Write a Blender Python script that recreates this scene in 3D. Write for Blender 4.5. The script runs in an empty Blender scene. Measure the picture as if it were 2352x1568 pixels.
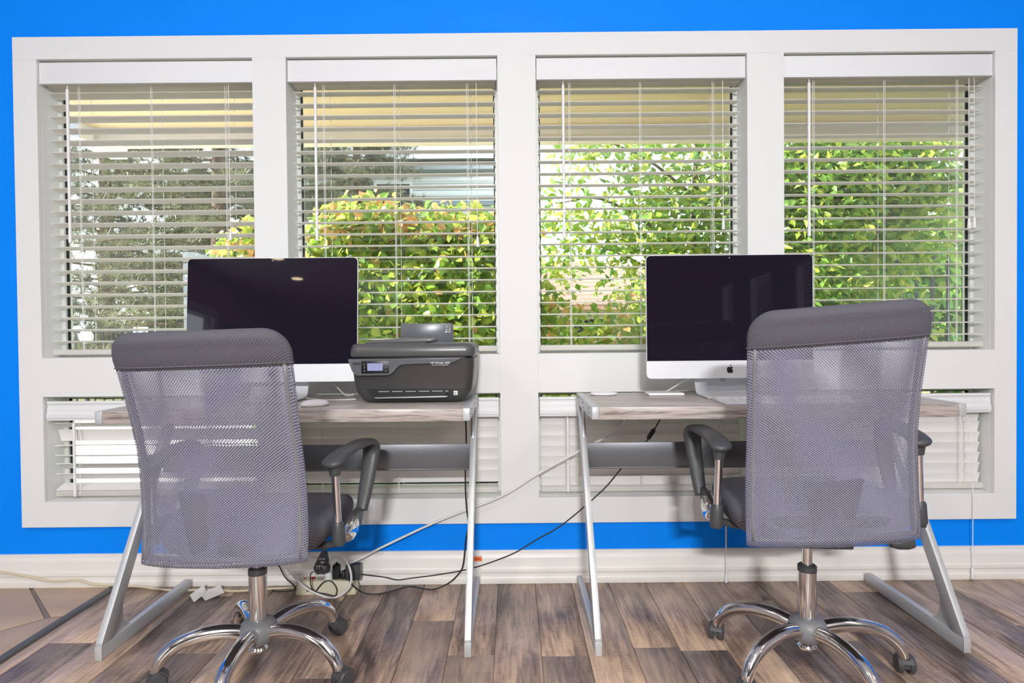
import bpy, bmesh, math, random
import numpy as np
from mathutils import Matrix, Vector
random.seed(7)
PI = math.pi
R = math.radians
C = bpy.context.scene.collection

# ------------------------------------------------------------------ camera, world, sun, exposure
cam_d = bpy.data.cameras.new('camera'); cam = bpy.data.objects.new('camera', cam_d); C.objects.link(cam)
cam_d.sensor_width = 36; cam_d.lens = 36 * 1400 / 2352; cam_d.clip_end = 200
cam.matrix_world = Matrix.Translation((0, -2.35, .965)) @ Matrix.Rotation(R(90 - .82), 4, 'X') @ Matrix.Rotation(R(-.52), 4, 'Z')
sc = bpy.context.scene; sc.camera = cam
vs = sc.view_settings
vs.view_transform = 'Standard'; vs.look = 'None'; vs.gamma = 1; vs.use_curve_mapping = False; vs.exposure = 0.0
cy = sc.cycles; cy.max_bounces = 10; cy.diffuse_bounces = 6; cy.glossy_bounces = 3; cy.transmission_bounces = 4; cy.transparent_max_bounces = 16

wd = bpy.data.worlds.new('sky'); sc.world = wd; wd.use_nodes = True
nt = wd.node_tree; bg = nt.nodes['Background']
bg.inputs[0].default_value = (.86, .93, 1.0, 1); bg.inputs[1].default_value = 3.8

sun_d = bpy.data.lights.new('sun', 'SUN'); sun_d.energy = 19.0; sun_d.angle = R(.6); sun_d.color = (1, .95, .86)
sun = bpy.data.objects.new('sun', sun_d); C.objects.link(sun)
sun.rotation_euler = Vector((.80, .05, -.60)).to_track_quat('-Z', 'Y').to_euler()

# energies of the added key light and the ceiling downlights (built further down)
KEY_W = 162.0
DOWN_W = 13.0

# ------------------------------------------------------------------ helpers
def link(o, parent=None):
    C.objects.link(o)
    if parent: o.parent = parent
    return o
def obj(name, v, f, mat, parent=None, smooth=False):
    me = bpy.data.meshes.new(name); me.from_pydata([tuple(p) for p in v], [], f)
    if smooth: me.polygons.foreach_set('use_smooth', [True] * len(me.polygons))
    me.materials.append(mat); me.update()
    return link(bpy.data.objects.new(name, me), parent)
class MB:
    def __init__(s): s.v = []; s.f = []
    def add(s, v, f):
        n = len(s.v); s.v += [tuple(p) for p in v]; s.f += [tuple(i + n for i in q) for q in f]; return s
    def box(s, x0, x1, y0, y1, z0, z1):
        return s.add([(x0,y0,z0),(x1,y0,z0),(x1,y1,z0),(x0,y1,z0),(x0,y0,z1),(x1,y0,z1),(x1,y1,z1),(x0,y1,z1)],
                     [(3,2,1,0),(4,5,6,7),(0,1,5,4),(1,2,6,5),(2,3,7,6),(3,0,4,7)])
    def build(s, name, mat, parent=None, smooth=False, bev=0, seg=2, auto=None):
        if bev:
            bm = bmesh.new(); me = bpy.data.meshes.new(name); me.from_pydata(s.v, [], s.f); bm.from_mesh(me)
            bmesh.ops.recalc_face_normals(bm, faces=bm.faces)
            bmesh.ops.bevel(bm, geom=list(bm.edges), offset=bev, segments=seg, profile=.5, affect='EDGES', clamp_overlap=True)
            bm.to_mesh(me); bm.free(); me.materials.append(mat); o = link(bpy.data.objects.new(name, me), parent)
        else:
            o = obj(name, s.v, s.f, mat, parent)
        if smooth: o.data.polygons.foreach_set('use_smooth', [True] * len(o.data.polygons))
        if auto: o.data.set_sharp_from_angle(angle=R(auto))
        return o
def box(name, x0, x1, y0, y1, z0, z1, mat, parent=None, bev=0, seg=2):
    o = MB().box(min(x0,x1), max(x0,x1), min(y0,y1), max(y0,y1), min(z0,z1), max(z0,z1)).build(name, mat, parent, bev=bev, seg=seg)
    if bev: o.data.polygons.foreach_set('use_smooth', [True]*len(o.data.polygons)); o.data.set_sharp_from_angle(angle=R(50))
    return o
def catmull(pts, n=8):
    p = [Vector(q) for q in pts]; p = [2*p[0]-p[1]] + p + [2*p[-1]-p[-2]]; out = []
    for i in range(1, len(p)-2):
        for k in range(n):
            t = k / n; a, b, c, d = p[i-1], p[i], p[i+1], p[i+2]
            out.append(.5*((2*b) + (c-a)*t + (2*a-5*b+4*c-d)*t*t + (3*b-a-3*c+d)*t**3))
    out.append(p[-2]); return out
def tube_g(pts, rad, seg=8, cap=True, sx=1.0):
    pts = [Vector(p) for p in pts]; n = len(pts)
    rad = [rad]*n if not hasattr(rad, '__len__') else list(rad)
    v = []; f = []; nrm = None
    for i in range(n):
        t = (pts[min(i+1,n-1)] - pts[max(i-1,0)]).normalized()
        if nrm is None:
            nrm = t.cross(Vector((0,0,1)))
            if nrm.length < .1: nrm = t.cross(Vector((1,0,0)))
        nrm = (nrm - t*nrm.dot(t)).normalized(); b = t.cross(nrm)
        for k in range(seg):
            a = 2*PI*k/seg; v.append(pts[i] + nrm*math.cos(a)*rad[i]*sx + b*math.sin(a)*rad[i])
    for i in range(n-1):
        for k in range(seg):
            k2 = (k+1) % seg; f.append((i*seg+k, i*seg+k2, (i+1)*seg+k2, (i+1)*seg+k))
    if cap: f.append(tuple(range(seg))[::-1]); f.append(tuple((n-1)*seg+k for k in range(seg)))
    return v, f
def tube(name, pts, rad, mat, parent=None, seg=8, sx=1.0):
    v, f = tube_g(pts, rad, seg, sx=sx); o = obj(name, v, f, mat, parent, True); o.data.set_sharp_from_angle(angle=R(60)); return o
def prism_g(poly, axis, a, b):
    n = len(poly)
    def P(q, t): return (t, q[0], q[1]) if axis == 'x' else ((q[0], t, q[1]) if axis == 'y' else (q[0], q[1], t))
    v = [P(q, a) for q in poly] + [P(q, b) for q in poly]
    f = [tuple(range(n))[::-1], tuple(range(n, 2*n))] + [(i, (i+1) % n, n+(i+1) % n, n+i) for i in range(n)]
    return v, f
def prism(name, poly, axis, a, b, mat, parent=None, bev=0):
    m = MB().add(*prism_g(poly, axis, a, b)); o = m.build(name, mat, parent, bev=bev)
    bm = bmesh.new(); bm.from_mesh(o.data); bmesh.ops.recalc_face_normals(bm, faces=bm.faces); bm.to_mesh(o.data); bm.free()
    if bev: o.data.polygons.foreach_set('use_smooth', [True]*len(o.data.polygons)); o.data.set_sharp_from_angle(angle=R(40))
    return o
def lathe_g(prof, c=(0,0,0), axis='z', seg=24):
    v = []; f = []
    for r, h in prof:
        for k in range(seg):
            a = 2*PI*k/seg; x, y = r*math.cos(a), r*math.sin(a)
            q = (x, y, h) if axis == 'z' else ((h, x, y) if axis == 'x' else (x, h, y))
            v.append((q[0]+c[0], q[1]+c[1], q[2]+c[2]))
    for i in range(len(prof)-1):
        for k in range(seg):
            k2 = (k+1) % seg; f.append((i*seg+k, i*seg+k2, (i+1)*seg+k2, (i+1)*seg+k))
    f.append(tuple(range(seg))[::-1]); f.append(tuple((len(prof)-1)*seg+k for k in range(seg)))
    return v, f
def lathe(name, prof, mat, parent=None, c=(0,0,0), axis='z', seg=24, sharp=40):
    v, f = lathe_g(prof, c, axis, seg); o = obj(name, v, f, mat, parent, True); fixn(o); o.data.set_sharp_from_angle(angle=R(sharp)); return o
def fixn(o):
    bm = bmesh.new(); bm.from_mesh(o.data); bmesh.ops.recalc_face_normals(bm, faces=bm.faces); bm.to_mesh(o.data); bm.free()
def loft(name, rings, mat, parent=None, smooth=True, caps=True, sharp=50):
    n = len(rings[0]); v = [p for r in rings for p in r]; f = []
    for i in range(len(rings)-1):
        for k in range(n):
            k2 = (k+1) % n; f.append((i*n+k, i*n+k2, (i+1)*n+k2, (i+1)*n+k))
    if caps: f.append(tuple(range(n))[::-1]); f.append(tuple((len(rings)-1)*n+k for k in range(n)))
    o = obj(name, v, f, mat, parent, smooth); fixn(o)
    if smooth: o.data.set_sharp_from_angle(angle=R(sharp))
    return o
def rrect(x0, x1, y0, y1, r, z, n=5):
    out = []
    for cx, cy, a0 in ((x1-r, y1-r, 0), (x0+r, y1-r, 90), (x0+r, y0+r, 180), (x1-r, y0+r, 270)):
        for k in range(n+1):
            a = R(a0 + 90*k/n); out.append((cx + r*math.cos(a), cy + r*math.sin(a), z))
    return out
def thing(name, label, cat, loc=(0,0,0), rotz=0, group=None):
    o = bpy.data.objects.new(name, None); o.empty_display_size = .1; C.objects.link(o)
    o.location = loc; o.rotation_euler = (0, 0, rotz); return tag(o, label, cat, group)
def tag(o, label, cat, group=None):
    o['label'] = label; o['category'] = cat
    if group: o['group'] = group
    return o
def struct(o, label=None):
    o['kind'] = 'structure'
    if label: o['label'] = label
    return o
def text(name, s, size, mat, parent, loc, rot, align='LEFT', depth=.0002):
    cu = bpy.data.curves.new('t', 'FONT'); cu.body = s; cu.size = size; cu.align_x = align; cu.extrude = depth; cu.resolution_u = 3
    t = bpy.data.objects.new('t', cu); C.objects.link(t); bpy.context.view_layer.update()
    me = bpy.data.meshes.new_from_object(t.evaluated_get(bpy.context.evaluated_depsgraph_get()))
    bpy.data.objects.remove(t); me.materials.clear(); me.materials.append(mat)
    o = link(bpy.data.objects.new(name, me), parent); o.location = loc; o.rotation_euler = rot; return o

# ------------------------------------------------------------------ materials
def pm(name, col, rough=.5, metal=0, spec=.5, noise=0, nscale=8, bump=0, bscale=60, coat=0, stretch=None):
    m = bpy.data.materials.new(name); m.use_nodes = True; t = m.node_tree; p = t.nodes['Principled BSDF']
    p.inputs['Base Color'].default_value = (*col, 1); p.inputs['Roughness'].default_value = rough
    p.inputs['Metallic'].default_value = metal; p.inputs['Specular IOR Level'].default_value = spec
    p.inputs['Coat Weight'].default_value = coat
    tc = t.nodes.new('ShaderNodeTexCoord'); src = tc.outputs['Object']
    if stretch:
        mp = t.nodes.new('ShaderNodeMapping'); mp.inputs['Scale'].default_value = stretch; t.links.new(src, mp.inputs[0]); src = mp.outputs[0]
    if noise:
        n = t.nodes.new('ShaderNodeTexNoise'); n.inputs['Scale'].default_value = nscale; n.inputs['Detail'].default_value = 5; t.links.new(src, n.inputs['Vector'])
        mr = t.nodes.new('ShaderNodeMapRange'); mr.inputs[1].default_value = .25; mr.inputs[2].default_value = .75
        mr.inputs[3].default_value = 1-noise; mr.inputs[4].default_value = 1+noise; t.links.new(n.outputs[0], mr.inputs[0])
        hs = t.nodes.new('ShaderNodeHueSaturation'); hs.inputs['Color'].default_value = (*col, 1); t.links.new(mr.outputs[0], hs.inputs['Value'])
        t.links.new(hs.outputs[0], p.inputs['Base Color'])
    if bump:
        n = t.nodes.new('ShaderNodeTexNoise'); n.inputs['Scale'].default_value = bscale; n.inputs['Detail'].default_value = 3; t.links.new(src, n.inputs['Vector'])
        b = t.nodes.new('ShaderNodeBump'); b.inputs['Strength'].default_value = bump; b.inputs['Distance'].default_value = .002
        t.links.new(n.outputs[0], b.inputs['Height']); t.links.new(b.outputs[0], p.inputs['Normal'])
    return m
def emis(name, col, s):
    m = bpy.data.materials.new(name); m.use_nodes = True; t = m.node_tree; t.nodes.clear()
    e = t.nodes.new('ShaderNodeEmission'); e.inputs[0].default_value = (*col, 1); e.inputs[1].default_value = s
    o = t.nodes.new('ShaderNodeOutputMaterial'); t.links.new(e.outputs[0], o.inputs[0]); return m
def mathn(t, op, a, b=None):
    n = t.nodes.new('ShaderNodeMath'); n.operation = op
    for i, x in enumerate((a, b)):
        if x is None: continue
        if isinstance(x, (int, float)): n.inputs[i].default_value = x
        else: t.links.new(x, n.inputs[i])
    return n.outputs[0]

M = {}
M['blue'] = pm('blue_paint', (.0, .255, 1.0), .5, noise=.03, nscale=5, bump=.35, bscale=45, spec=.15)
M['trim'] = pm('trim_paint', (.79, .80, .80), .6, noise=.012, nscale=3, spec=.25)
M['base'] = pm('baseboard_paint', (.83, .805, .765), .36, noise=.02, nscale=4)
M['slat'] = pm('slat_white', (.93, .92, .89), .40)
def translucent(m, col, w):
    t = m.node_tree; p = t.nodes['Principled BSDF']; o = t.nodes['Material Output']; tl = t.nodes.new('ShaderNodeBsdfTranslucent'); tl.inputs[0].default_value = (*col, 1)
    mx = t.nodes.new('ShaderNodeMixShader'); mx.inputs[0].default_value = w; t.links.new(p.outputs[0], mx.inputs[1]); t.links.new(tl.outputs[0], mx.inputs[2]); t.links.new(mx.outputs[0], o.inputs[0])
M['slat_low'] = pm('low_slat_white', (.88, .87, .86), .40)  # duller, less translucent copy of the same slats, to keep green backlight out
translucent(M['slat'], (.97, .95, .92), .6); translucent(M['slat_low'], (.95, .93, .90), .08)
M['valance'] = pm('valance_white', (.80, .81, .83), .55, spec=.3)
M['vinyl'] = pm('window_vinyl', (.72, .74, .70), .4)
M['gasket'] = pm('gasket_black', (.012, .012, .016), .6)
M['cord'] = pm('cord_white', (.85, .84, .82), .6)
M['alu'] = pm('monitor_aluminium', (.78, .79, .81), .42, metal=.35)
M['screen'] = pm('screen_glass', (.012, .009, .019), .025, spec=.5)
M['logo'] = pm('logo_black', (.02, .02, .022), .25)
M['legm'] = pm('desk_metal', (.57, .59, .61), .38, metal=.35)
M['panelm'] = pm('panel_metal', (.165, .17, .185), .34, metal=.45)
M['chrome'] = pm('chrome', (.80, .79, .78), .10, metal=1, noise=.06, nscale=14)
M['black'] = pm('black_plastic', (.062, .064, .068), .42, bump=.08, bscale=300)
M['wheel'] = pm('caster_grey', (.06, .06, .063), .4)
M['hub'] = pm('hub_grey', (.20, .20, .21), .4)
M['pr'] = pm('printer_black', (.047, .046, .047), .30, bump=.05, bscale=400)
M['pr_lid'] = pm('printer_lid', (.09, .089, .092), .30)
M['pr_base'] = pm('printer_base', (.052, .056, .053), .34)
M['pr_panel'] = pm('printer_panel', (.115, .125, .14), .28)
M['pr_dark'] = pm('printer_recess', (.004, .004, .005), .4)
M['pr_metal'] = pm('printer_silver', (.45, .47, .48), .3, metal=.5)
M['lcd'] = emis('lcd_blue', (.50, .53, .85), .75)
M['white_pl'] = pm('white_plastic', (.86, .86, .86), .28)
M['print'] = pm('white_print', (.85, .85, .87), .5)
M['beige'] = pm('beige_plastic', (.66, .61, .45), .45)
M['cream'] = pm('cream_cable', (.66, .58, .40), .5)
M['wcab'] = pm('white_cable', (.80, .79, .76), .45)
M['bcab'] = pm('black_cable', (.02, .02, .021), .45)
M['red'] = pm('red_switch', (.45, .02, .03), .35)
M['orange'] = pm('orange_label', (.95, .17, .04), .5)
M['paper'] = pm('paper_white', (.82, .79, .72), .8)
M['clear'] = pm('clear_plastic', (.80, .80, .79), .25)
M['strip'] = pm('transition_metal', (.10, .10, .10), .45)
M['grout'] = pm('grout_grey', (.26, .21, .18), .9, noise=.1)
M['ceil'] = pm('ceiling_white', (.78, .77, .76), .8)
M['wallr'] = pm('room_wall', (.42, .40, .42), .7, noise=.03)
M['lampw'] = pm('lamp_white', (.8, .8, .8), .4)
M['glow'] = emis('lamp_glow', (1, .72, .42), 16)
M['key_rigm'] = pm('key_rig_black', (.02, .02, .02), .4)

def desk_wood():
    m = bpy.data.materials.new('desk_wood'); m.use_nodes = True; t = m.node_tree; p = t.nodes['Principled BSDF']
    tc = t.nodes.new('ShaderNodeTexCoord'); mp = t.nodes.new('ShaderNodeMapping'); mp.inputs['Scale'].default_value = (2.2, 30, 38)
    t.links.new(tc.outputs['Object'], mp.inputs[0])
    n = t.nodes.new('ShaderNodeTexNoise'); n.inputs['Scale'].default_value = 3.2; n.inputs['Detail'].default_value = 8; n.inputs['Distortion'].default_value = 1.4
    t.links.new(mp.outputs[0], n.inputs['Vector'])
    r = t.nodes.new('ShaderNodeValToRGB'); e = r.color_ramp.elements
    e[0].position = .34; e[0].color = (.20, .165, .145, 1); e[1].position = .66; e[1].color = (.52, .47, .44, 1)
    x = e.new(.47); x.color = (.41, .36, .33, 1)
    t.links.new(n.outputs[0], r.inputs[0]); t.links.new(r.outputs[0], p.inputs['Base Color']); p.inputs['Roughness'].default_value = .33
    b = t.nodes.new('ShaderNodeBump'); b.inputs['Strength'].default_value = .12; b.inputs['Distance'].default_value = .001
    t.links.new(n.outputs[0], b.inputs['Height']); t.links.new(b.outputs[0], p.inputs['Normal']); return m
M['wood'] = desk_wood()
def plank_mat():
    m = bpy.data.materials.new('plank_wood'); m.use_nodes = True; t = m.node_tree; p = t.nodes['Principled BSDF']
    tc = t.nodes.new('ShaderNodeTexCoord'); oi = t.nodes.new('ShaderNodeObjectInfo')
    cmb = t.nodes.new('ShaderNodeCombineXYZ'); s = mathn(t, 'MULTIPLY', oi.outputs['Random'], 40.0)
    t.links.new(s, cmb.inputs[0]); t.links.new(s, cmb.inputs[1]); t.links.new(s, cmb.inputs[2])
    add = t.nodes.new('ShaderNodeVectorMath'); add.operation = 'ADD'; t.links.new(tc.outputs['Object'], add.inputs[0]); t.links.new(cmb.outputs[0], add.inputs[1])
    def nz(scale, vec, det=6, dist=0):
        mp = t.nodes.new('ShaderNodeMapping'); mp.inputs['Scale'].default_value = vec; t.links.new(add.outputs[0], mp.inputs[0])
        n = t.nodes.new('ShaderNodeTexNoise'); n.inputs['Scale'].default_value = scale; n.inputs['Detail'].default_value = det; n.inputs['Distortion'].default_value = dist
        t.links.new(mp.outputs[0], n.inputs['Vector']); return n.outputs[0]
    grain = nz(5, (14, 1.3, 1), 9, .8); blot = nz(3.2, (2.6, 1.0, 1), 4, .6); fine = nz(60, (1.2, 5, 1), 3); saw = nz(26, (1.0, 9, 1), 2)
    mix = mathn(t, 'ADD', mathn(t, 'MULTIPLY', grain, .50), mathn(t, 'MULTIPLY', blot, .62))
    mix = mathn(t, 'ADD', mix, mathn(t, 'MULTIPLY', fine, .14)); mix = mathn(t, 'ADD', mix, mathn(t, 'MULTIPLY', saw, .12))
    mix = mathn(t, 'ADD', mix, mathn(t, 'MULTIPLY', oi.outputs['Random'], .16)); mix = mathn(t, 'SUBTRACT', mix, .27)
    r = t.nodes.new('ShaderNodeValToRGB'); e = r.color_ramp.elements
    e[0].position = .30; e[0].color = (.095, .068, .058, 1); e[1].position = .74; e[1].color = (.76, .55, .39, 1)
    x = e.new(.43); x.color = (.28, .20, .165, 1); x = e.new(.56); x.color = (.52, .37, .275, 1)
    t.links.new(mix, r.inputs[0]); t.links.new(r.outputs[0], p.inputs['Base Color'])
    p.inputs['Roughness'].default_value = .36; p.inputs['Specular IOR Level'].default_value = .5
    b = t.nodes.new('ShaderNodeBump'); b.inputs['Strength'].default_value = .25; b.inputs['Distance'].default_value = .0015
    t.links.new(mix, b.inputs['Height']); t.links.new(b.outputs[0], p.inputs['Normal']); return m
M['plank'] = plank_mat()
M['stone'] = pm('flagstone', (.50, .36, .26), .55, noise=.14, nscale=7, bump=.3, bscale=22)

def weave(t, period, rot=(.80, .60)):
    tc = t.nodes.new('ShaderNodeTexCoord'); sx = t.nodes.new('ShaderNodeSeparateXYZ'); t.links.new(tc.outputs['Object'], sx.inputs[0]); k = 2*PI/period
    hz = mathn(t, 'ADD', sx.outputs[2], mathn(t, 'MULTIPLY', sx.outputs[1], .6))
    def wav(ax, az): return mathn(t, 'SINE', mathn(t, 'ADD', mathn(t, 'MULTIPLY', sx.outputs[0], ax*k), mathn(t, 'MULTIPLY', hz, az*k)))
    return wav(*rot), wav(-rot[0], rot[1])
def mesh_fabric(name, period=.0046, flip=1):
    m = bpy.data.materials.new(name); m.use_nodes = True; t = m.node_tree; p = t.nodes['Principled BSDF']; out = t.nodes['Material Output']
    p.inputs['Base Color'].default_value = (.25, .25, .335, 1); p.inputs['Roughness'].default_value = .6
    a, b = weave(t, period, (.62*flip, .78))
    hole = mathn(t, 'MULTIPLY', mathn(t, 'GREATER_THAN', a, -.05), mathn(t, 'GREATER_THAN', b, -.50))
    tr = t.nodes.new('ShaderNodeBsdfTransparent'); mx = t.nodes.new('ShaderNodeMixShader')
    t.links.new(hole, mx.inputs[0]); t.links.new(p.outputs[0], mx.inputs[1]); t.links.new(tr.outputs[0], mx.inputs[2]); t.links.new(mx.outputs[0], out.inputs[0])
    return m
def weave_mat(name, c0, c1, period):
    m = bpy.data.materials.new(name); m.use_nodes = True; t = m.node_tree; p = t.nodes['Principled BSDF']; p.inputs['Roughness'].default_value = .8
    a, b = weave(t, period, (.62, .78)); f = mathn(t, 'ADD', mathn(t, 'MULTIPLY', mathn(t, 'ADD', a, b), .25), .5)
    r = t.nodes.new('ShaderNodeValToRGB'); e = r.color_ramp.elements; e[0].position = .25; e[0].color = (*c0, 1); e[1].position = .75; e[1].color = (*c1, 1)
    t.links.new(f, r.inputs[0]); t.links.new(r.outputs[0], p.inputs['Base Color'])
    bp_ = t.nodes.new('ShaderNodeBump'); bp_.inputs['Strength'].default_value = .5; bp_.inputs['Distance'].default_value = .0012; t.links.new(f, bp_.inputs['Height']); t.links.new(bp_.outputs[0], p.inputs['Normal'])
    return m
M['pad'] = weave_mat('headrest_fabric', (.055, .053, .067), (.15, .147, .175), .0036)
M['seat'] = weave_mat('seat_fabric', (.06, .06, .075), (.19, .19, .22), .0036)
M['mesh_l'] = mesh_fabric('mesh_fabric_left', flip=-1); M['mesh_r'] = mesh_fabric('mesh_fabric_right', flip=1)
def glass_mat():
    m = bpy.data.materials.new('window_glass'); m.use_nodes = True; t = m.node_tree; t.nodes.clear(); out = t.nodes.new('ShaderNodeOutputMaterial')
    tr = t.nodes.new('ShaderNodeBsdfTransparent'); tr.inputs[0].default_value = (.93, .96, .94, 1)
    gl = t.nodes.new('ShaderNodeBsdfGlossy'); gl.inputs['Roughness'].default_value = 0.0; gl.inputs[0].default_value = (.9, .95, 1, 1)
    fr = t.nodes.new('ShaderNodeFresnel'); fr.inputs[0].default_value = 1.5
    mx = t.nodes.new('ShaderNodeMixShader'); f2 = mathn(t, 'MULTIPLY', fr.outputs[0], 2.0)
    t.links.new(f2, mx.inputs[0]); t.links.new(tr.outputs[0], mx.inputs[1]); t.links.new(gl.outputs[0], mx.inputs[2]); t.links.new(mx.outputs[0], out.inputs[0]); return m
M['glass'] = glass_mat()
def leaf_mat(name, col, tcol, tw=.45):
    m = bpy.data.materials.new(name); m.use_nodes = True; t = m.node_tree; t.nodes.clear(); out = t.nodes.new('ShaderNodeOutputMaterial')
    d = t.nodes.new('ShaderNodeBsdfPrincipled'); d.inputs['Base Color'].default_value = (*col, 1); d.inputs['Roughness'].default_value = .38
    tl = t.nodes.new('ShaderNodeBsdfTranslucent'); tl.inputs[0].default_value = (*tcol, 1)
    mx = t.nodes.new('ShaderNodeMixShader'); mx.inputs[0].default_value = tw
    t.links.new(d.outputs[0], mx.inputs[1]); t.links.new(tl.outputs[0], mx.inputs[2]); t.links.new(mx.outputs[0], out.inputs[0]); return m
M['leaf_g'] = leaf_mat('leaf_green', (.17, .31, .05), (.36, .54, .07))
M['leaf_y'] = leaf_mat('leaf_yellow_green', (.36, .43, .06), (.66, .70, .12))
M['leaf_o'] = leaf_mat('leaf_orange', (.60, .33, .12), (.88, .50, .18))
M['leaf_d'] = leaf_mat('leaf_dark', (.10, .22, .05), (.20, .38, .07))
M['needle'] = leaf_mat('pine_needles', (.13, .135, .07), (.19, .19, .09), .3)
M['bark'] = pm('bark_brown', (.16, .10, .065), .85, noise=.3, nscale=12, bump=.6, bscale=25)
M['soffit'] = pm('soffit_tan', (.66, .50, .27), .7, noise=.04, nscale=3)
M['beam'] = pm('eave_beam', (.74, .63, .46), .7, noise=.04)
M['whitewood'] = pm('eave_white', (.85, .84, .82), .6)
M['patio'] = pm('patio_concrete', (.80, .75, .66), .85, noise=.10, nscale=3, bump=.3, bscale=60)
M['lawn'] = pm('lawn_soil', (.26, .27, .12), .95, noise=.35, nscale=2.5, bump=.5, bscale=20)
M['iron'] = pm('black_iron', (.015, .015, .018), .5)
M['rooft'] = pm('roof_tile', (.62, .36, .27), .8, noise=.15, nscale=12)
M['siding'] = pm('siding_white', (.64, .66, .68), .6)
M['gutter'] = pm('gutter_grey', (.20, .23, .26), .5)
M['wallw'] = pm('stucco_cream', (.75, .70, .62), .8, noise=.05)
M['darkglass'] = pm('house_window_dark', (.03, .04, .05), .1)
M['globe'] = pm('globe_white', (.85, .85, .82), .3)
M['sign'] = pm('sign_white', (.75, .78, .82), .5)

# ------------------------------------------------------------------ room shell
OX = [(-1.797, -.978), (-.850, -.047), (.099, .902), (1.042, 1.845)]
ZU = (.884, 2.018); ZL = (.333, .735)
RX = 4.2; RYB = -12.0; CZ = 2.75
fl = struct(box('floor', -RX, RX, RYB, .14, -.06, -.0045, M['grout']))
w = MB()
w.box(-RX, -1.82, 0, .14, 0, CZ); w.box(1.868, RX, 0, .14, 0, CZ)
w.box(-1.82, 1.868, 0, .14, 0, .31); w.box(-1.82, 1.868, 0, .14, 2.04, CZ)
struct(w.build('wall_front', M['blue']))
# left wall with a cased opening, right wall with two window openings, rear wall
w = MB(); w.box(-RX-.12, -RX, RYB, -6.6, 0, CZ); w.box(-RX-.12, -RX, -5.2, 0.14, 0, CZ); w.box(-RX-.12, -RX, -6.6, -5.2, 2.1, CZ)
struct(w.build('wall_left', M['wallr']))
w = MB(); y = [RYB, -10.3, -9.7, -8.86, -7.96, -7.14, -6.24, .14]
for a, b in ((0, 1), (2, 3), (4, 5), (6, 7)): w.box(RX, RX+.12, y[a], y[b], 0, CZ)
for a, b in ((1, 2), (3, 4), (5, 6)): w.box(RX, RX+.12, y[a], y[b], 0, .7); w.box(RX, RX+.12, y[a], y[b], 2.15, CZ)
struct(w.build('wall_right', M['wallr']))
struct(box('wall_rear', -RX-.12, RX+.12, RYB-.12, RYB, 0, CZ, M['wallr']))
struct(box('ceiling', -RX-.12, RX+.12, RYB-.12, .14, CZ, CZ+.1, M['ceil']))
d = struct(MB().box(-RX-.01, -RX+.03, -6.72, -6.6, 0, 2.22).box(-RX-.01, -RX+.03, -5.2, -5.08, 0, 2.22).box(-RX-.01, -RX+.03, -6.6, -5.2, 2.1, 2.22).build('door_1', M['trim']))
struct(box('wall_hall', -RX-1.6, -RX-1.5, -7.4, -4.4, 0, CZ, M['wallr']))

# floor planks
PW = .141; x = .080; cols = []
while x > -1.525: x -= PW
while x < 3.2: cols.append(x); x += PW
pl_mesh = {}
npl = 0
for ci, x0 in enumerate(cols):
    xa = max(x0, -1.522); xb = x0 + PW
    if xb - xa < .02: continue
    L = 1.22
    off = {.080: -.545}.get(round(x0, 3), -((ci*.437 + .11*math.sin(ci*3.1)) % L))
    if abs(x0 - (.080-2*PW)) < .01: off = -.535
    if abs(x0 - (.080+2*PW)) < .01: off = -.50
    ends = [.0]; yv = off
    while yv > -3.4: ends.append(yv); yv -= L
    ends.append(-3.6)
    for k in range(len(ends)-1):
        ya, yb = ends[k], ends[k+1]
        if ya - yb < .03: continue
        o = box('plank', xa+.0007, xb-.0007, yb+.0007, ya-.0007, -.0045, 0, M['plank'], fl, bev=.0009, seg=1); npl += 1
# flagstones left of the transition strip
def stone(poly):
    c = Vector((sum(p[0] for p in poly)/len(poly), sum(p[1] for p in poly)/len(poly)))
    q = [((p[0]-c.x)*.985+c.x, (p[1]-c.y)*.985+c.y) for p in poly]
    prism('flagstone', q, 'z', -.0045, .0005+random.random()*.001, M['stone'], fl, bev=.003)
S = [[(-1.86,-.01),(-1.60,-.262),(-1.556,-.25),(-1.556,-.01)],
     [(-1.872,-.01),(-1.612,-.27),(-1.70,-.36),(-2.10,-.24),(-2.22,-.01)],
     [(-1.604,-.272),(-1.556,-.26),(-1.556,-.52),(-1.70,-.46),(-1.692,-.36)],
     [(-1.71,-.372),(-1.712,-.468),(-1.98,-.62),(-2.28,-.50),(-2.11,-.25)],
     [(-1.70,-.475),(-1.556,-.535),(-1.556,-.95),(-1.80,-.98),(-1.97,-.632)],
     [(-2.24,-.01),(-2.12,-.24),(-2.29,-.49),(-2.7,-.40),(-2.75,-.01)],
     [(-1.99,-.63),(-2.29,-.51),(-2.7,-.42),(-2.75,-.99),(-1.82,-.98)]]
for p in S: stone(p)
prism('trim_12', [(-1.555,0),(-1.552,.006),(-1.545,.009),(-1.533,.009),(-1.526,.006),(-1.523,0)], 'y', -3.4, -.018, M['strip'])
struct(bpy.data.objects['trim_12'], 'dark metal floor transition strip between flagstone and wood planks')

# baseboard with stepped profile
bp = [(0,0),(-.020,0),(-.020,.022),(-.016,.026),(-.016,.040),(-.019,.044),(-.019,.058),(-.0145,.062),(-.0145,.098),(-.012,.106),(-.008,.112),(-.008,.124),(0,.126)]
struct(prism('baseboard_front', bp, 'x', -RX, RX, M['base'], bev=.0012))

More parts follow.
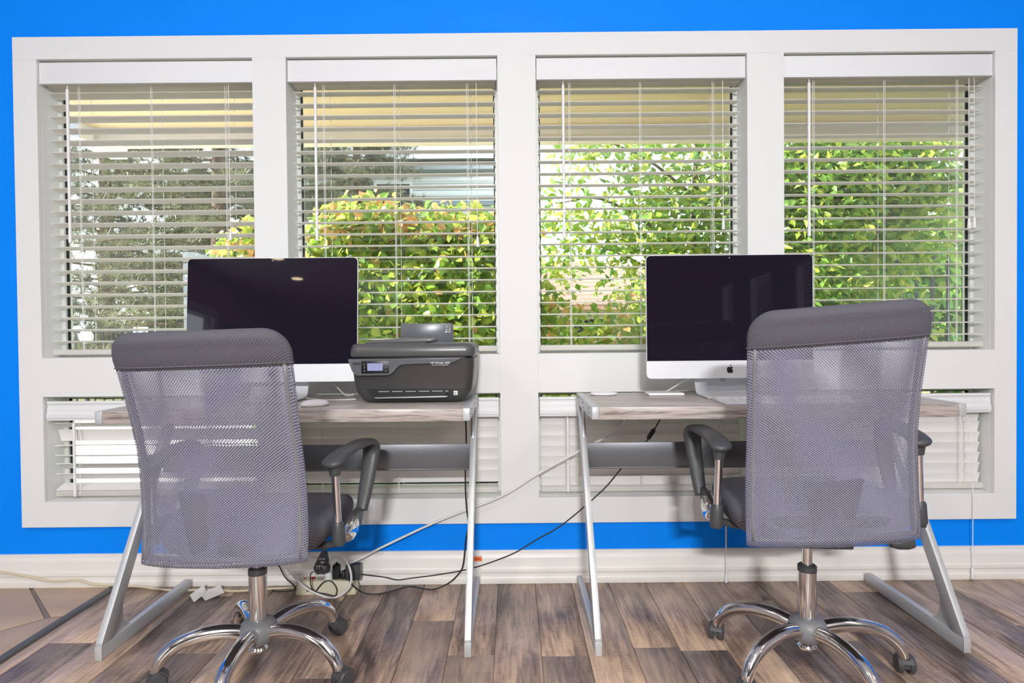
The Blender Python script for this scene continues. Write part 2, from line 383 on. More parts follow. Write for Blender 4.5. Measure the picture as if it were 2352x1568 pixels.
# window trim boards
FX0, FX1, FZ0, FZ1 = -1.887, 1.929, .234, 2.103
YF = -.022
tn = [0]
def trim(boxes):
    tn[0] += 1; m = MB()
    for b in boxes: m.box(*b)
    o = m.build('trim_%d' % tn[0], M['trim'], bev=.0012, seg=1); return struct(o)
trim([(FX0, FX1, YF, 0, ZU[1], FZ1), (-1.819, 1.867, .0005, .13, ZU[1], 2.039)])
trim([(FX0, FX1, YF, 0, FZ0, ZL[0]), (-1.819, 1.867, .0005, .13, .311, ZL[0])])
trim([(FX0, OX[0][0], YF, 0, ZL[0], ZU[1]), (-1.819, OX[0][0], .0005, .13, ZL[0], ZU[1])])
trim([(OX[3][1], FX1, YF, 0, ZL[0], ZU[1]), (OX[3][1], 1.867, .0005, .13, ZL[0], ZU[1])])
for i in range(3): trim([(OX[i][1], OX[i+1][0], YF, .13, ZL[0], ZU[1])])
for i in range(4): trim([(OX[i][0], OX[i][1], YF, .13, ZL[1], ZU[0])])

# windows
wn = 0
for (x0, x1) in OX:
    for (z0, z1) in (ZU, ZL):
        wn += 1; a = .016
        m = MB(); m.box(x0, x0+a, .085, .125, z0, z1).box(x1-a, x1, .085, .125, z0, z1).box(x0+a, x1-a, .085, .125, z0, z0+.028).box(x0+a, x1-a, .085, .125, z1-a, z1)
        wo = struct(m.build('window_%d' % wn, M['vinyl'], bev=.001, seg=1))
        g = .004; m = MB()
        m.box(x0+a, x0+a+g, .096, .108, z0+.028, z1-a).box(x1-a-g, x1-a, .096, .108, z0+.028, z1-a).box(x0+a, x1-a, .096, .108, z0+.028, z0+.031).box(x0+a, x1-a, .096, .108, z1-a-g, z1-a)
        m.build('gasket', M['gasket'], wo)
        box('pane', x0+a+g, x1-a-g, .100, .104, z0+.031, z1-a-g, M['glass'], wo)

# ------------------------------------------------------------------ blinds
def slat_mesh(wid, tilt, dep=.050, mat='slat'):
    v = []; f = []; n = 5; th = .0025
    ct, st = math.cos(tilt), math.sin(tilt)
    for side in (0, 1):
        for i in range(n):
            s = i/(n-1)*2-1; yy = s*dep/2; zz = .0022*(1-s*s) + (th/2 if side == 0 else -th/2)
            for xx in (-wid/2, wid/2): v.append((xx, yy*ct - zz*st, yy*st + zz*ct))
    for i in range(n-1):
        f.append((2*i, 2*i+1, 2*i+3, 2*i+2)); b = 2*n; f.append((b+2*i, b+2*i+2, b+2*i+3, b+2*i+1))
    e = 2*(n-1); b = 2*n
    f += [(0, b, b+1, 1), (e, e+1, b+e+1, b+e)]
    f += [tuple([2*i for i in range(n)] + [b+2*i for i in range(n-1, -1, -1)]), tuple([2*i+1 for i in range(n-1, -1, -1)] + [b+2*i+1 for i in range(n)])]
    me = bpy.data.meshes.new('slat'); me.from_pydata(v, [], f); me.materials.append(M[mat])
    me.polygons.foreach_set('use_smooth', [True]*len(f)); me.set_sharp_from_angle(angle=R(40)); return me
VP_low = lambda t, b: [(.004,t),(-.010,t),(-.010,t-.010),(-.006,t-.013),(-.006,t-.024),(-.009,t-.027),(-.009,b+.034),(-.014,b+.024),(-.014,b+.010),(-.011,b+.006),(-.011,b),(.004,b)]
def blind(name, x0, x1, zt, zb, zv, tilts, z_first, pitch, nsl, label, wand=None, wand_z=1.33, ladders=(.15,.5,.86), tassel=None, low=False, yc=.046, z_rail=None):
    cx = (x0+x1)/2; wid = x1-x0-.022
    t = thing(name, label, 'blind', (cx, 0, zb), 0, 'window blinds')
    def L(z): return z - zb
    if low: prism('valance', VP_low(L(zt), L(zv)), 'x', -(x1-x0)/2+.006, (x1-x0)/2-.006, M['valance'], t, bev=.0008)
    else:
        prism('valance', [(.002,L(zt)),(-.008,L(zt)),(-.011,L(zt)-.004),(-.011,L(zv)+.010),(-.013,L(zv)+.007),(-.013,L(zv)),(.002,L(zv))], 'x', -(x1-x0)/2+.003, (x1-x0)/2-.003, M['valance'], t, bev=.0008)
    box('headrail', -wid/2, wid/2, .020, .072, L(zv)-.001, L(zv)+.045, M['slat'], t, bev=.002)
    cache = {}; zl = z_first
    for i in range(nsl):
        a = tilts(i); key = round(a, 3)
        if key not in cache: cache[key] = slat_mesh(wid, a, mat='slat_low' if low else 'slat')
        o = link(bpy.data.objects.new('slat', cache[key]), t); zl = z_first - i*pitch
        o.location = (random.uniform(-.001, .001), yc, L(zl)); o.rotation_euler = (random.uniform(-.012,.012), random.uniform(-.0015,.0015), 0)
    zr = z_rail if z_rail else zl - pitch*.75
    box('bottom_rail', -wid/2, wid/2, yc-.026, yc+.026, L(zr)-.010, L(zr)+.010, M['slat'], t, bev=.003)
    for q in ladders:
        xx = -wid/2 + q*wid; m = MB()
        m.add(*tube_g([(xx, yc-.028, L(zv)), (xx+.001, yc-.028, L(zr))], .0011, 5)); m.add(*tube_g([(xx+.012, yc+.028, L(zv)), (xx+.012, yc+.028, L(zr))], .0011, 5))
        m.add(*tube_g([(xx+.006, yc-.0285, L(zv)), (xx+.005, yc-.0285, L(zr))], .0009, 5))
        m.build('ladder_cord', M['cord'], t)
    if wand is not None:
        lathe('wand', [(.002, L(zv)+.01), (.0022, L(zv)-.012), (.0058, L(zv)-.016), (.0052, L(wand_z)+.05), (.006, L(wand_z)+.045), (.006, L(wand_z)), (.003, L(wand_z)-.003)], M['white_pl'], t, c=(wand-cx, .006, 0), seg=10)
    if tassel:
        for tx, tz in tassel:
            c = tube('lift_cord', [(tx-cx, .008, L(zv)), (tx-cx, .006, L(tz)+.02)], .0013, M['cord'], t, seg=5)
            lathe('tassel', [(.002, L(tz)+.022), (.0045, L(tz)+.016), (.0065, L(tz)-.014), (.005, L(tz)-.02)], M['white_pl'], c, c=(tx-cx, .006, 0), seg=10)
    return t
P = .0457
up = [('open white slatted blind in the leftmost tall window, pine tree behind', .16, -1.700, [(-1.0816, 1.351)], R(8)),
      ('open white slatted blind in the tall window above the printer', .12, -.748, [(-.1293, 1.317)], R(-2)),
      ('open white slatted blind in the tall window right of the central mullion', .05, .205, [(.8188, 1.376)], R(-2.5)),
      ('open white slatted blind in the rightmost tall window, iron railing behind', .05, 1.150, [(1.7664, 1.369), (1.7865, 1.373)], R(-2.5))]
for (x0, x1), (lab, _, wx, tas, tl) in zip(OX, up):
    blind('window_blind', x0, x1, 2.012, ZU[0], 1.929, lambda i, tl=tl: -tl, 1.904, P, 22, lab, wand=wx, wand_z=1.328, tassel=tas, z_rail=.905)
lowt = [('low white blind at far left, slats half open to bright daylight', lambda i: [R(-25), R(-70), R(-8), R(-15), R(-32), R(-35), R(20)][i] if i < 7 else 0, 7, .0405),
        ('closed low white blind behind the left desk', lambda i: R(-74), 6, .0430),
        ('closed low white blind behind the right desk with hanging wand', lambda i: R(-74), 7, .0405),
        ('closed low white blind at far right, partly behind the right chair', lambda i: R(-74), 7, .0405)]
for k, ((x0, x1), (lab, tf, n, pt)) in enumerate(zip(OX, lowt)):
    b = blind('low_window_blind', x0, x1, .717, ZL[0], .643, tf, .618, pt, n, lab, wand=[-1.70, None, .213, None][k], wand_z=.348, low=True, z_rail=.352, ladders=(.12, .5, .88))
    b['group'] = 'low window blinds'

# cords that hang down below the sill from the low blinds
t = thing('pull_cord', 'white pull cord hanging over blue wall at right of right chair', 'cord', (1.755, -.03, 0))
tube('string', [(0, .04, .64), (0, .012, .60), (0, -.001, .33), (.0003, 0, .03)], .0015, M['cord'], t, 5)
lathe('tassel', [(.0025,.050),(.005,.044),(.0065,.014),(.005,.008)], M['white_pl'], t, c=(.0003,0,0), seg=10)
t = thing('pull_cord', 'white double pull cord hanging behind left arm of right chair', 'cord', (.811, -.03, 0))
m = MB(); m.add(*tube_g([(-.003,.04,.64),(-.003,.012,.6),(-.002,0,.3),(0,0,.03)], .0014, 5)); m.add(*tube_g([(.004,.04,.64),(.004,.012,.6),(.003,0,.3),(.001,0,.03)], .0014, 5)); m.build('string', M['cord'], t)
lathe('tassel', [(.0025,.034),(.0055,.028),(.0065,.008),(.005,.002)], M['white_pl'], t, c=(.0005,0,0), seg=10)

# ------------------------------------------------------------------ desks
def desk(x0, x1, label):
    W = x1-x0; t = thing('z_desk', label, 'desk', ((x0+x1)/2, 0, 0), 0, 'z frame desks')
    yf, yr, zt, th = -.53, -.10, .740, .038; h = W/2; e = .022
    box('desk_top', -h+e, h-e, yf, yr, zt-th, zt, M['wood'], t, bev=.0012)
    for s in (-1, 1):
        xa, xb = (s*h, s*(h-e))
        br = box('end_bracket', xa, xb, yf-.002, yr, zt-th+.001, zt+.001, M['legm'], t, bev=.0015)
        for yy in (-.155, -.30, -.445):
            m = MB()
            for dz in (.006, .022): m.add(*lathe_g([(.0028, s*h), (.0028, s*(h+.0012))], (0, yy, zt-dz-.006), 'x', 8))
            m.build('screw', M['gasket'], br)
        xm0, xm1 = s*(h-.012)-.010, s*(h-.012)+.010
        # Z frame: diagonal from rear top to front bottom
        poly = [(-.100,zt-th),(-.146,zt-th),(-.548,.040),(-.548,.002),(-.500,.042)]
        prism('diagonal_leg', [(-.100,zt-th),(-.148,zt-th),(-.549,.052),(-.549,.043),(-.500,.043)], 'x', xm0, xm1, M['legm'], t, bev=.0012)
        box('foot_bar', xm0, xm1, -.549, -.050, .001, .043, M['legm'], t, bev=.0015)
        box('foot_cap', xm0-.0005, xm1+.0005, -.5525, -.549, .001, .044, M['legm'], t, bev=.001)
        g = [(-.497,.043)]
        for k in range(9):
            a = k/8; p0 = Vector((-.40,.043)); p1 = Vector((-.455,.06)); p2 = Vector((-.43,.158)); q = p0*(1-a)**2 + 2*p1*a*(1-a) + p2*a*a; g.append((q.x, q.y))
        prism('gusset', g, 'x', (xm0+xm1)/2-.002, (xm0+xm1)/2+.002, M['legm'], t)
        g = [(-.151,zt-th)]
        for k in range(9):
            a = k/8; p0 = Vector((-.25,zt-th)); p1 = Vector((-.19,zt-th-.02)); p2 = Vector((-.215,zt-th-.105)); q = p0*(1-a)**2 + 2*p1*a*(1-a) + p2*a*a; g.append((q.x, q.y))
        prism('gusset', g, 'x', (xm0+xm1)/2-.002, (xm0+xm1)/2+.002, M['legm'], t)
    pn = box('modesty_panel', -h+.022, h-.022, -.222, -.216, .492, .578, M['panelm'], t, bev=.001)
    box('panel_lip', -h+.022, h-.022, -.222, -.200, .486, .492, M['panelm'], pn, bev=.001)
    return t
desk(-1.250, -.128, 'left desk with grey wood top and silver z legs, under the printer')
desk(.237, 1.357, 'right desk with grey wood top and silver z legs, holding a keyboard')

# ------------------------------------------------------------------ monitors (all-in-one computers)
def apple(parent, mat, c, s, y):
    def ell(cx, cz, rx, rz, a0, a1, n):
        return [(cx+rx*math.cos(R(a0+(a1-a0)*i/n)), cz+rz*math.sin(R(a0+(a1-a0)*i/n))) for i in range(n+1)]
    right = [(0,.30),(.10,.34),(.22,.37),(.34,.33),(.42,.25),(.36,.19),(.31,.10),(.30,.0),(.33,-.10),(.40,-.18),(.47,-.22),(.40,-.37),(.31,-.50),(.22,-.57),(.12,-.555),(0,-.52)]
    left = [(-.12,-.555),(-.22,-.57),(-.32,-.49),(-.41,-.34),(-.46,-.17),(-.475,0),(-.45,.16),(-.38,.28),(-.28,.355),(-.17,.365),(-.08,.335)]
    pts = [(c[0]+p[0]*s, c[1]+p[1]*s) for p in right+left]
    prism('logo', pts, 'y', y, y-.0004, mat, parent)
    lf = [(-.02,.41),(.0,.55),(.08,.66),(.20,.71),(.19,.59),(.11,.47)]
    prism('logo', [(c[0]+p[0]*s, c[1]+p[1]*s) for p in lf], 'y', y, y-.0004, mat, parent)
def imac(loc, W, Hs, Hc, label, tilt=R(4), rz=0):
    t = thing('desktop_computer', label, 'computer', loc, rz, 'all in one computers')
    zc = .062; Y = -.02
    def tl(o, piv=(0, 0, .22)): o.matrix_local = Matrix.Translation(piv) @ Matrix.Rotation(-tilt, 4, 'X') @ Matrix.Translation((-piv[0], -piv[1], -piv[2])); return o
    def rr(x0, x1, z0, z1, r, rt=None, n=5):
        out = []
        for cx, cz, a0 in ((x1-r, z1-r, 0), (x0+r, z1-r, 90), (x0+r, z0+r, 180), (x1-r, z0+r, 270)):
            for k in range(n+1): a = R(a0+90*k/n); out.append((cx+r*math.cos(a), cz+r*math.sin(a)))
        return out
    z0, z1, z2 = zc, zc+Hc, zc+Hc+Hs
    rings = []
    for sc_, yy in ((1, -.012), (1, -.004), (.97, .004), (.75, .025), (.45, .040), (.2, .046)):
        hw = W/2*sc_; mid = (z0+z2)/2; hh = (z2-z0)/2*sc_
        rings.append([(p[0], yy, p[1]) for p in rr(-hw, hw, mid-hh, mid+hh, .016*sc_)])
    body = tl(loft('housing', rings, M['alu'], t))
    r = .014; out = [(-W/2+.0015, z1), (W/2-.0015, z1)]
    for cx, a0 in ((W/2-.0015-r, 0), (-W/2+.0015+r, 90)):
        for k in range(6): a = R(a0+90*k/5); out.append((cx+r*math.cos(a), z2-.0015-r+r*math.sin(a)))
    sg = tl(prism('screen', out, 'y', -.0135, -.0115, M['screen'], t))
    cm = lathe('camera_dot', [(.0016, -.0141), (.0016, -.0135)], M['print'], sg, c=(0, 0, z2-.010), axis='y', seg=10)
    apple(body, M['logo'], (0, (z0+z1)/2), .021*Hc/.06*1.1, -.0121)
    # stand: curved foot
    prof = [(.075, .30), (.072, .20), (.066, .10), (.058, .045), (.044, .016), (.02, .006), (-.06, .0045), (-.095, .0035)]
    hw = .102; th = .0045; v = []; f = []
    pts = catmull([(0, a, b) for a, b in prof], 5); n = len(pts)
    rings = []
    for i, p in enumerate(pts):
        d = (pts[min(i+1, n-1)]-pts[max(i-1, 0)]).normalized(); nn = Vector((0, -d.z, d.y))
        k = hw*(1 - .06*min(1, p.z/.15)); a = p - nn*th/2; b = p + nn*th/2
        rings.append([(-k, a.y, max(a.z, .0002)), (k, a.y, max(a.z, .0002)), (k, b.y, max(b.z, .0002)), (-k, b.y, max(b.z, .0002))])
    st = loft('stand', rings, M['alu'], t, sharp=40)
    box('cable_port', -.012, .010, .0545, .0605, .043, .058, M['pr_metal'], st, bev=.003)
    return t
imac((-.826, -.24, .7405), .590, .368, .061, 'left desktop computer with dark screen, beside the printer')
imac((.748, -.245, .7405), .573, .362, .061, 'right desktop computer with dark screen behind right chair', tilt=R(.8))

# ------------------------------------------------------------------ printer
def printer():
    t = thing('printer', 'black multifunction inkjet printer with small lit display, on left desk', 'printer', (-.322, -.26, .7405))
    yf, yr = -.125, .135
    def rg(hw, f, z, r=.03): return rrect(-hw, hw, yf+f, yr, r, z, 5)
    loft('base', [rg(.160, .030, .001), rg(.172, .018, .010), rg(.186, .008, .030), rg(.1905, .004, .0435)], M['pr_base'], t)
    loft('body', [rg(.1905, .004, .0440), rg(.1955, 0, .080), rg(.199, -.004, .120), rg(.199, -.006, .144)], M['pr'], t)
    loft('gap', [rg(.195, .0, .144), rg(.195, 0, .152)], M['pr_dark'], t)
    loft('scanner_lid', [rg(.200, -.008, .1515), rg(.203, -.012, .158), rg(.202, -.010, .178), rg(.196, -.004, .190), rg(.185, .006, .1935)], M['pr_lid'], t)
    # document feeder hump
    h = []
    for xx, zz in ((-.165,.1936),(-.155,.199),(-.125,.204),(-.075,.207),(-.045,.2105),(0,.2095),(.045,.2085),(.058,.206),(.062,.201),(.058,.1975),(.045,.196),(.03,.1936)): h.append((xx, zz))
    prism('feeder_cover', h, 'y', -.085, .06, M['pr_lid'], t, bev=.002)
    prism('paper_support', [(-.085,.175),(.108,.175),(.108,.254),(.101,.262),(-.078,.262),(-.085,.254)], 'y', .137, .141, M['pr_panel'], t, bev=.0008)
    # control panel with wavy lower edge
    s = .0014
    pp = [(802,821),(806,834),(811,848),(817,856),(824,859),(890,859),(899,857),(906,852),(913,843),(920,837),(928,834.5),(1038,831.5),(1047,829),(1056,824.5),(1063,820.5)]
    pp = [((px-948)*s, .965-(py-764)*s-.7405) for px, py in pp]
    pn = prism('control_panel', pp, 'y', yf-.016, yf+.004, M['pr_panel'], t, bev=.002)
    yy = yf-.0165
    kp = box('keypad', (833-948)*s, (896-948)*s, yy-.0004, yy+.001, .965-(854-764)*s-.7405, .965-(825.5-764)*s-.7405, M['pr_dark'], pn, bev=.0003)
    box('display', (847-948)*s, (882-948)*s, yy-.001, yy, .965-(848-764)*s-.7405, .965-(831-764)*s-.7405, M['lcd'], kp)
    for q in range(3):
        for px in (840, 889): 
            zz = .965-(834+q*7-764)*s-.7405; lathe('button', [(.0028, yy-.0012), (.0028, yy)], M['pr_panel'], kp, c=((px-948)*s, 0, zz), axis='y', seg=10)
    box('badge', (814-948)*s, (831-948)*s, yy-.0003, yy+.001, .126, .134, M['pr'], pn)
    text('lettering', 'HP OfficeJet 3830', .0085, M['print'], pn, (.092, yy-.0003, .1275), (PI/2, 0, 0), 'CENTER')
    text('lettering', 'Print Fax Scan Copy Web', .0050, M['print'], pn, (.092, yy-.0003, .1220), (PI/2, 0, 0), 'CENTER')
    # output slot
    sl = prism('output_slot', [(-.146,.0455),(.124,.0455),(.121,.034),(.105,.028),(.098,.022),(-.128,.022),(-.138,.033)], 'y', yf-.0015, yf+.010, M['pr_dark'], t)
    box('slot_roller', -.110, .115, yf-.0028, yf-.0008, .0375, .040, M['pr_metal'], sl)
    for q in range(5): box('roller_tab', -.075+q*.043, -.066+q*.043, yf-.0036, yf-.0006, .0345, .043, M['pr_dark'], sl)
    prism('output_tray', [(-.125,.0205),(.115,.0235),(.108,.0185),(-.118,.0165)], 'y', yf-.006, yf+.006, M['pr_metal'], t, bev=.0006)
    lb = box('energy_label', .1325, .1450, yf-.0018, yf+.006, .025, .0385, M['print'], t)
    m = MB(); m.box(.134, .1435, yf-.0021, yf-.0018, .0265, .0285).box(.134, .137, yf-.0021, yf-.0018, .032, .034).box(.1375, .139, yf-.0021, yf-.0018, .031, .036).box(.1405, .1435, yf-.0021, yf-.0018, .033, .0352)
    m.build('print', M['logo'], lb)
    g = [(-.006,.0),(-.002,.0),(-.002,.03),(-.006,.03)]
    vb = MB()
    for q in range(5): vb.box(.086+.0, .088+q*.0008, .1365, .1369, .205+q*.008, .208+q*.008) if False else None
    ps = bpy.data.objects['paper_support']
    text('lettering', '8.5x11', .0095, M['print'], ps, (.097, .1366, .2275), (PI/2, -PI/2, 0), 'LEFT')
    text('lettering', 'LTR A4', .0085, M['print'], ps, (.087, .1366, .2275), (PI/2, -PI/2, 0), 'LEFT')
    prism('print', [(.076,.228),(.0865,.228),(.083,.234)], 'y', .1364, .1368, M['print'], ps)
    return t
printer()

# ------------------------------------------------------------------ small things on the desks
def mouse(loc, rz):
    rings = []
    for s, z in ((.90,.0005),(1,.004),(.99,.009),(.9,.0135),(.72,.0175),(.45,.0203),(.15,.0212)):
        rings.append([(.030*s*math.copysign(abs(math.cos(a))**.8, math.cos(a)), .055*s*math.copysign(abs(math.sin(a))**.8, math.sin(a)), z) for a in [2*PI*k/28 for k in range(28)]])
    o = loft('computer_mouse', rings, M['white_pl']); o.location = loc; o.rotation_euler = (0, 0, rz); tag(o, 'white computer mouse on left desk beside the printer', 'mouse'); return o
mouse((-.622, -.435, .7405), R(-62)).scale = (.8, .8, .95)
t = thing('keyboard', 'slim white keyboard on right desk, mostly hidden by right chair', 'keyboard', (.862, -.44, .7405))
prism('base_plate', [(-.065,.0),(.06,.0),(.06,.011),(.045,.0125),(-.060,.005),(-.065,.003)], 'x', -.215, .215, M['alu'], t, bev=.0012)
for r_ in range(5):
    for k in range(13):
        box('key', -.208+k*.032, -.208+k*.032+.028, -.056+r_*.020, -.056+r_*.020+.017, .0045+r_*.0015, .0085+r_*.0015, M['white_pl'], t)
o = box('trackpad', -.062, .062, -.035, .035, 0, .008, M['white_pl'], None, bev=.002); o.location = (.540, -.185, .7405); tag(o, 'flat white trackpad lying left of the right computer stand', 'trackpad')
pr = [(.0005,.0005),(.046,.0005),(.050,.004),(.049,.008),(.043,.0105),(.02,.012),(.0005,.0124)]
o = lathe('puck', pr, M['white_pl'], seg=32); o.location = (.326, -.175, .7405); o.scale = (1, .62, .8); tag(o, 'white oval pad at the left rear corner of right desk', 'pad')

# ------------------------------------------------------------------ office chairs
def interp(tab, z):
    if z <= tab[0][0]: return tab[0][1]
    for (a, b), (c, d) in zip(tab, tab[1:]):
        if z <= c:
            t = (z-a)/(c-a); return b + (d-b)*t
    return tab[-1][1]
Yp = [(.37,-.196),(.45,-.194),(.52,-.196),(.60,-.204),(.68,-.221),(.76,-.246),(.84,-.276),(.92,-.306),(.98,-.326)]
Wp = [(.37,.212),(.45,.213),(.60,.210),(.70,.206),(.80,.207),(.88,.210),(.98,.211)]
def smooth_tab(tab, z):
    return sum(interp(tab, z+d) for d in (-.04,-.02,0,.02,.04))/5
def chair(loc, yaw, star, roll, label, bdy=0.0, ZB=.374, lean=1.0, bx=(0.0, 0.0), sz=0.0, ZH=.893, ZT=.975, mesh='mesh_r', lever=True):
    rz = -yaw; t = thing('office_chair', label, 'chair', loc, rz, 'mesh office chairs')
    def RL(p, k=1.0):
        x, y, z = p; return (x, y, z + x*math.tan(-roll*k))
    NP = 64
    dzt = ZT - .975
    def YB(z): return -.196 + (smooth_tab(Yp, z-dzt)+.196)*lean + bdy
    def ring(z, hw, th, k=.030, n=6.0):
        out = []; yc = YB(z)
        for i in range(NP):
            a = 2*PI*i/NP; cx, sy = math.cos(a), math.sin(a)
            x = hw*math.copysign(abs(cx)**(2/n), cx); y = th*math.copysign(abs(sy)**(2/2.4), sy)
            out.append(RL((x + bx[0] + bx[1]*(z-.42), yc + y + k*(x/.21)**2, z)))
        return out
    rings = []; z = ZB
    N = 26
    for i in range(N+1):
        z = ZB + (ZH-ZB)*i/N; rings.append(ring(z, smooth_tab(Wp, z), .014))
    back = loft('mesh_back', rings, M[mesh], t, caps=True, sharp=180)
    rings = []; rr_ = .060; zz = [ZH-.010, ZH-.004, ZH+.004, ZH+.016] + [q for q in (ZT-rr_+rr_*math.sin(R(a)) for a in (-12,0,12,24,36,48,58,67,75,82,87,90)) if q > ZH+.020]
    for i, z in enumerate(zz):
        hw = smooth_tab(Wp, z)+.0012; th = .021
        if i < 3: hw -= (.0016, .001, .0004)[i]; th = (.0136, .0155, .0185)[i]
        if z > ZT-rr_:
            q = z-(ZT-rr_); hw = hw - rr_ + math.sqrt(max(rr_*rr_-q*q, 1e-8))
        if z > ZT-.025:
            q = z-(ZT-.025); th = max(.0015, math.sqrt(max(.025**2-q*q, 0)))
        rings.append(ring(z, hw, th))
    loft('headrest', rings, M['pad'], t, sharp=180)
    sm = ring(ZH-.001, smooth_tab(Wp, ZH)+.001, .0175); v, f = tube_g(sm+[sm[0]], .0022, 6, cap=False); o = obj('seam', v, f, M['pad'], t, True)
    # inner frame of the back
    m = MB()
    for s in (-1, 1):
        pts = []
        for i in range(14):
            z = ZB+.012 + (ZH-ZB-.012)*i/13; x = s*(smooth_tab(Wp, z)-.016); pts.append(RL((x + bx[0] + bx[1]*(z-.42), YB(z)+.030*(x/.21)**2, z)))
        m.add(*tube_g(pts, .0065, 8, sx=1.6))
    for z, r_ in ((ZB+.016, .007),):
        pts = []
        for i in range(13):
            x = (i/6-1)*(smooth_tab(Wp, z)-.016); pts.append(RL((x + bx[0] + bx[1]*(z-.42), YB(z)+.030*(x/.21)**2, z)))
        m.add(*tube_g(pts, r_, 8))
    m.build('back_frame', M['hub'], t, smooth=True)
    # spine that joins the back to the seat mechanism
    v = []; rings = []
    for y, z, hw in ((-.06,.398+sz*.3,.035),(-.13+bdy,.402+sz*.2,.035),(-.168+bdy,.425,.040),(-.172+bdy,.44,.045),(-.174+bdy,.52,.06),(-.180+bdy,.585,.07)):
        rings.append([RL((-hw, y-.006, z-.004)), RL((hw, y-.006, z-.004)), RL((hw, y+.006, z+.004)), RL((-hw, y+.006, z+.004))])
    loft('back_bracket', rings, M['black'], t, sharp=30)
    # seat
    rings = []
    for s, z in ((.15,.402),(.45,.402),(.70,.408),(.86,.422),(.95,.440),(.995,.464),(1,.482),(.985,.496),(.94,.506),(.8,.511),(.5,.513),(.15,.512)):
        rg = []
        for i in range(56):
            a = 2*PI*i/56; n = 3.6; x = .232*s*math.copysign(abs(math.cos(a))**(2/n), math.cos(a)); y = .225*s*math.copysign(abs(math.sin(a))**(2/n), math.sin(a)) + .045
            rg.append(RL((x, y, z + sz - (.03*max(0, (y-.15)/.12)**2 if y > .15 else 0)), .4))
        rings.append(rg)
    loft('seat', rings, M['seat'], t, sharp=180)
    mech = box('mechanism', -.085, .085, -.10, .13, .380+sz*.3, .405+sz*.3, M['black'], t, bev=.006)
    if lever: tube('lever_rod', [(.08,-.02,.385+sz),(.19,-.04,.388+sz)], .005, M['black'], t, 8)
    if lever: lathe('lever_paddle', [(.001,-.034),(.012,-.030),(.0165,-.012),(.0165,.014),(.012,.030),(.001,.034)], M['black'], t, c=(.225,-.055,.388+sz), axis='x', seg=16).scale = (1,1,1)
    # arms
    for s in (-1, 1):
        had = set(c.name for c in t.children)
        arm = catmull([(.254,-.140,.690),(.256,-.10,.7045),(.262,-.03,.712),(.272,.05,.716),(.279,.105,.712),(.283,.132,.692),(.282,.132,.66),(.278,.108,.60),(.275,.080,.545),(.273,.066,.515)], 6)
        n = len(arm); rings = []
        for i, p in enumerate(arm):
            d = (arm[min(i+1,n-1)]-arm[max(i-1,0)]); d.x = 0; d.normalize(); nn = Vector((0, -d.z, d.y)); q = i/(n-1)
            wx = .029 if q < .55 else (.029-.012*min(1,(q-.55)/.42)); wn_ = .0115 if q < .45 else .0135
            if i == 0: wx *= .35; wn_ *= .5
            if i == 1: wx *= .75; wn_ *= .8
            if i == 2: wx *= .93
            rings.append([RL((s*(p.x + wx*math.copysign(abs(math.cos(a))**.75, math.cos(a))), p.y+nn.y*wn_*math.sin(a), p.z+nn.z*wn_*math.sin(a)), .5) for a in [2*PI*k/18 for k in range(18)]])
        loft('armrest', rings, M['black'], t, sharp=180)
        tube('arm_post', [RL((s*.256,-.108,.698),.5), RL((s*.262,-.104,.525),.5)], .0105, M['chrome'], t, 14)
        tube('post_cap', [RL((s*.256,-.108,.700),.5), RL((s*.256,-.108,.682),.5), RL((s*.257,-.107,.660),.5)], [.017,.0175,.0145], M['black'], t, 16)
        # socket plate: lofted black block carrying post and front leg
        tube('post_socket', [RL((s*.262,-.104,.534),.5), RL((s*.262,-.104,.528),.5), RL((s*.264,-.103,.478),.5), RL((s*.264,-.103,.470),.5)], [.0135,.0165,.0185,.015], M['black'], t, 16)
        prism('arm_plate', [(-.115,.474),(-.115,.505),(-.06,.515),(.02,.530),(.076,.530),(.080,.512),(.05,.478),(-.03,.466)], 'x', s*.256, s*.276, M['black'], t, bev=.004)
        lathe('arm_cover', [(.001,.0145),(.018,.013),(.027,.008),(.031,.0)], M['chrome'], t, c=(0,0,0), axis='x', seg=24).matrix_local = Matrix.Translation((s*.275, -.040, .498)) @ Matrix.Diagonal((s, 1.9, 1.05, 1))
        tube('arm_bracket', [(s*.262,-.07,.486),(s*.24,-.065,.466),(s*.20,-.05,.452),(s*.07,-.02,.445)], [.010,.010,.010,.010], M['black'], t, 10, sx=1.6)
        for ch in [c for c in t.children if c.name not in had]: ch.location.y += .035; ch.location.z += sz - .037
    # gas lift
    lathe('gas_piston', [(.0135,.30),(.0135,.384+sz*.3)], M['chrome'], t, seg=20)
    lathe('lift_tube', [(.0245,.135),(.0245,.292)], M['chrome'], t, seg=28)
    lathe('lift_collar', [(.0255,.285),(.0255,.300),(.022,.303),(.0145,.303)], M['black'], t, seg=24)
    lathe('hub', [(.030,.088),(.046,.098),(.052,.118),(.050,.140),(.040,.152),(.027,.156)], M['hub'], t, seg=32, sharp=60)
    lathe('hub_foot', [(.012,.064),(.024,.066),(.026,.072),(.022,.078),(.014,.090)], M['chrome'], t, seg=20)
    for k in range(5):
        a = star + 2*PI*k/5 - rz; ca, sa = math.cos(a), math.sin(a)
        prof = catmull([(.030,.124),(.090,.136),(.150,.134),(.205,.116),(.238,.090),(.254,.066),(.258,.052)], 5); 
        prof = catmull([(.030,0,.122),(.090,0,.134),(.150,0,.133),(.205,0,.117),(.240,0,.090),(.256,0,.066),(.261,0,.050)], 5)
        n = len(prof)
        leg = tube('base_leg', [(p.x*ca, p.x*sa, p.z) for p in prof], [.0205-.006*(i/(n-1))**1.5 for i in range(n)], M['chrome'], t, 16)
        ang = R(-125 + (k*37 % 50) - 25) - rz
        cc = (.266*ca, .266*sa)
        hd = MB()
        ca2, sa2 = math.cos(ang), math.sin(ang)
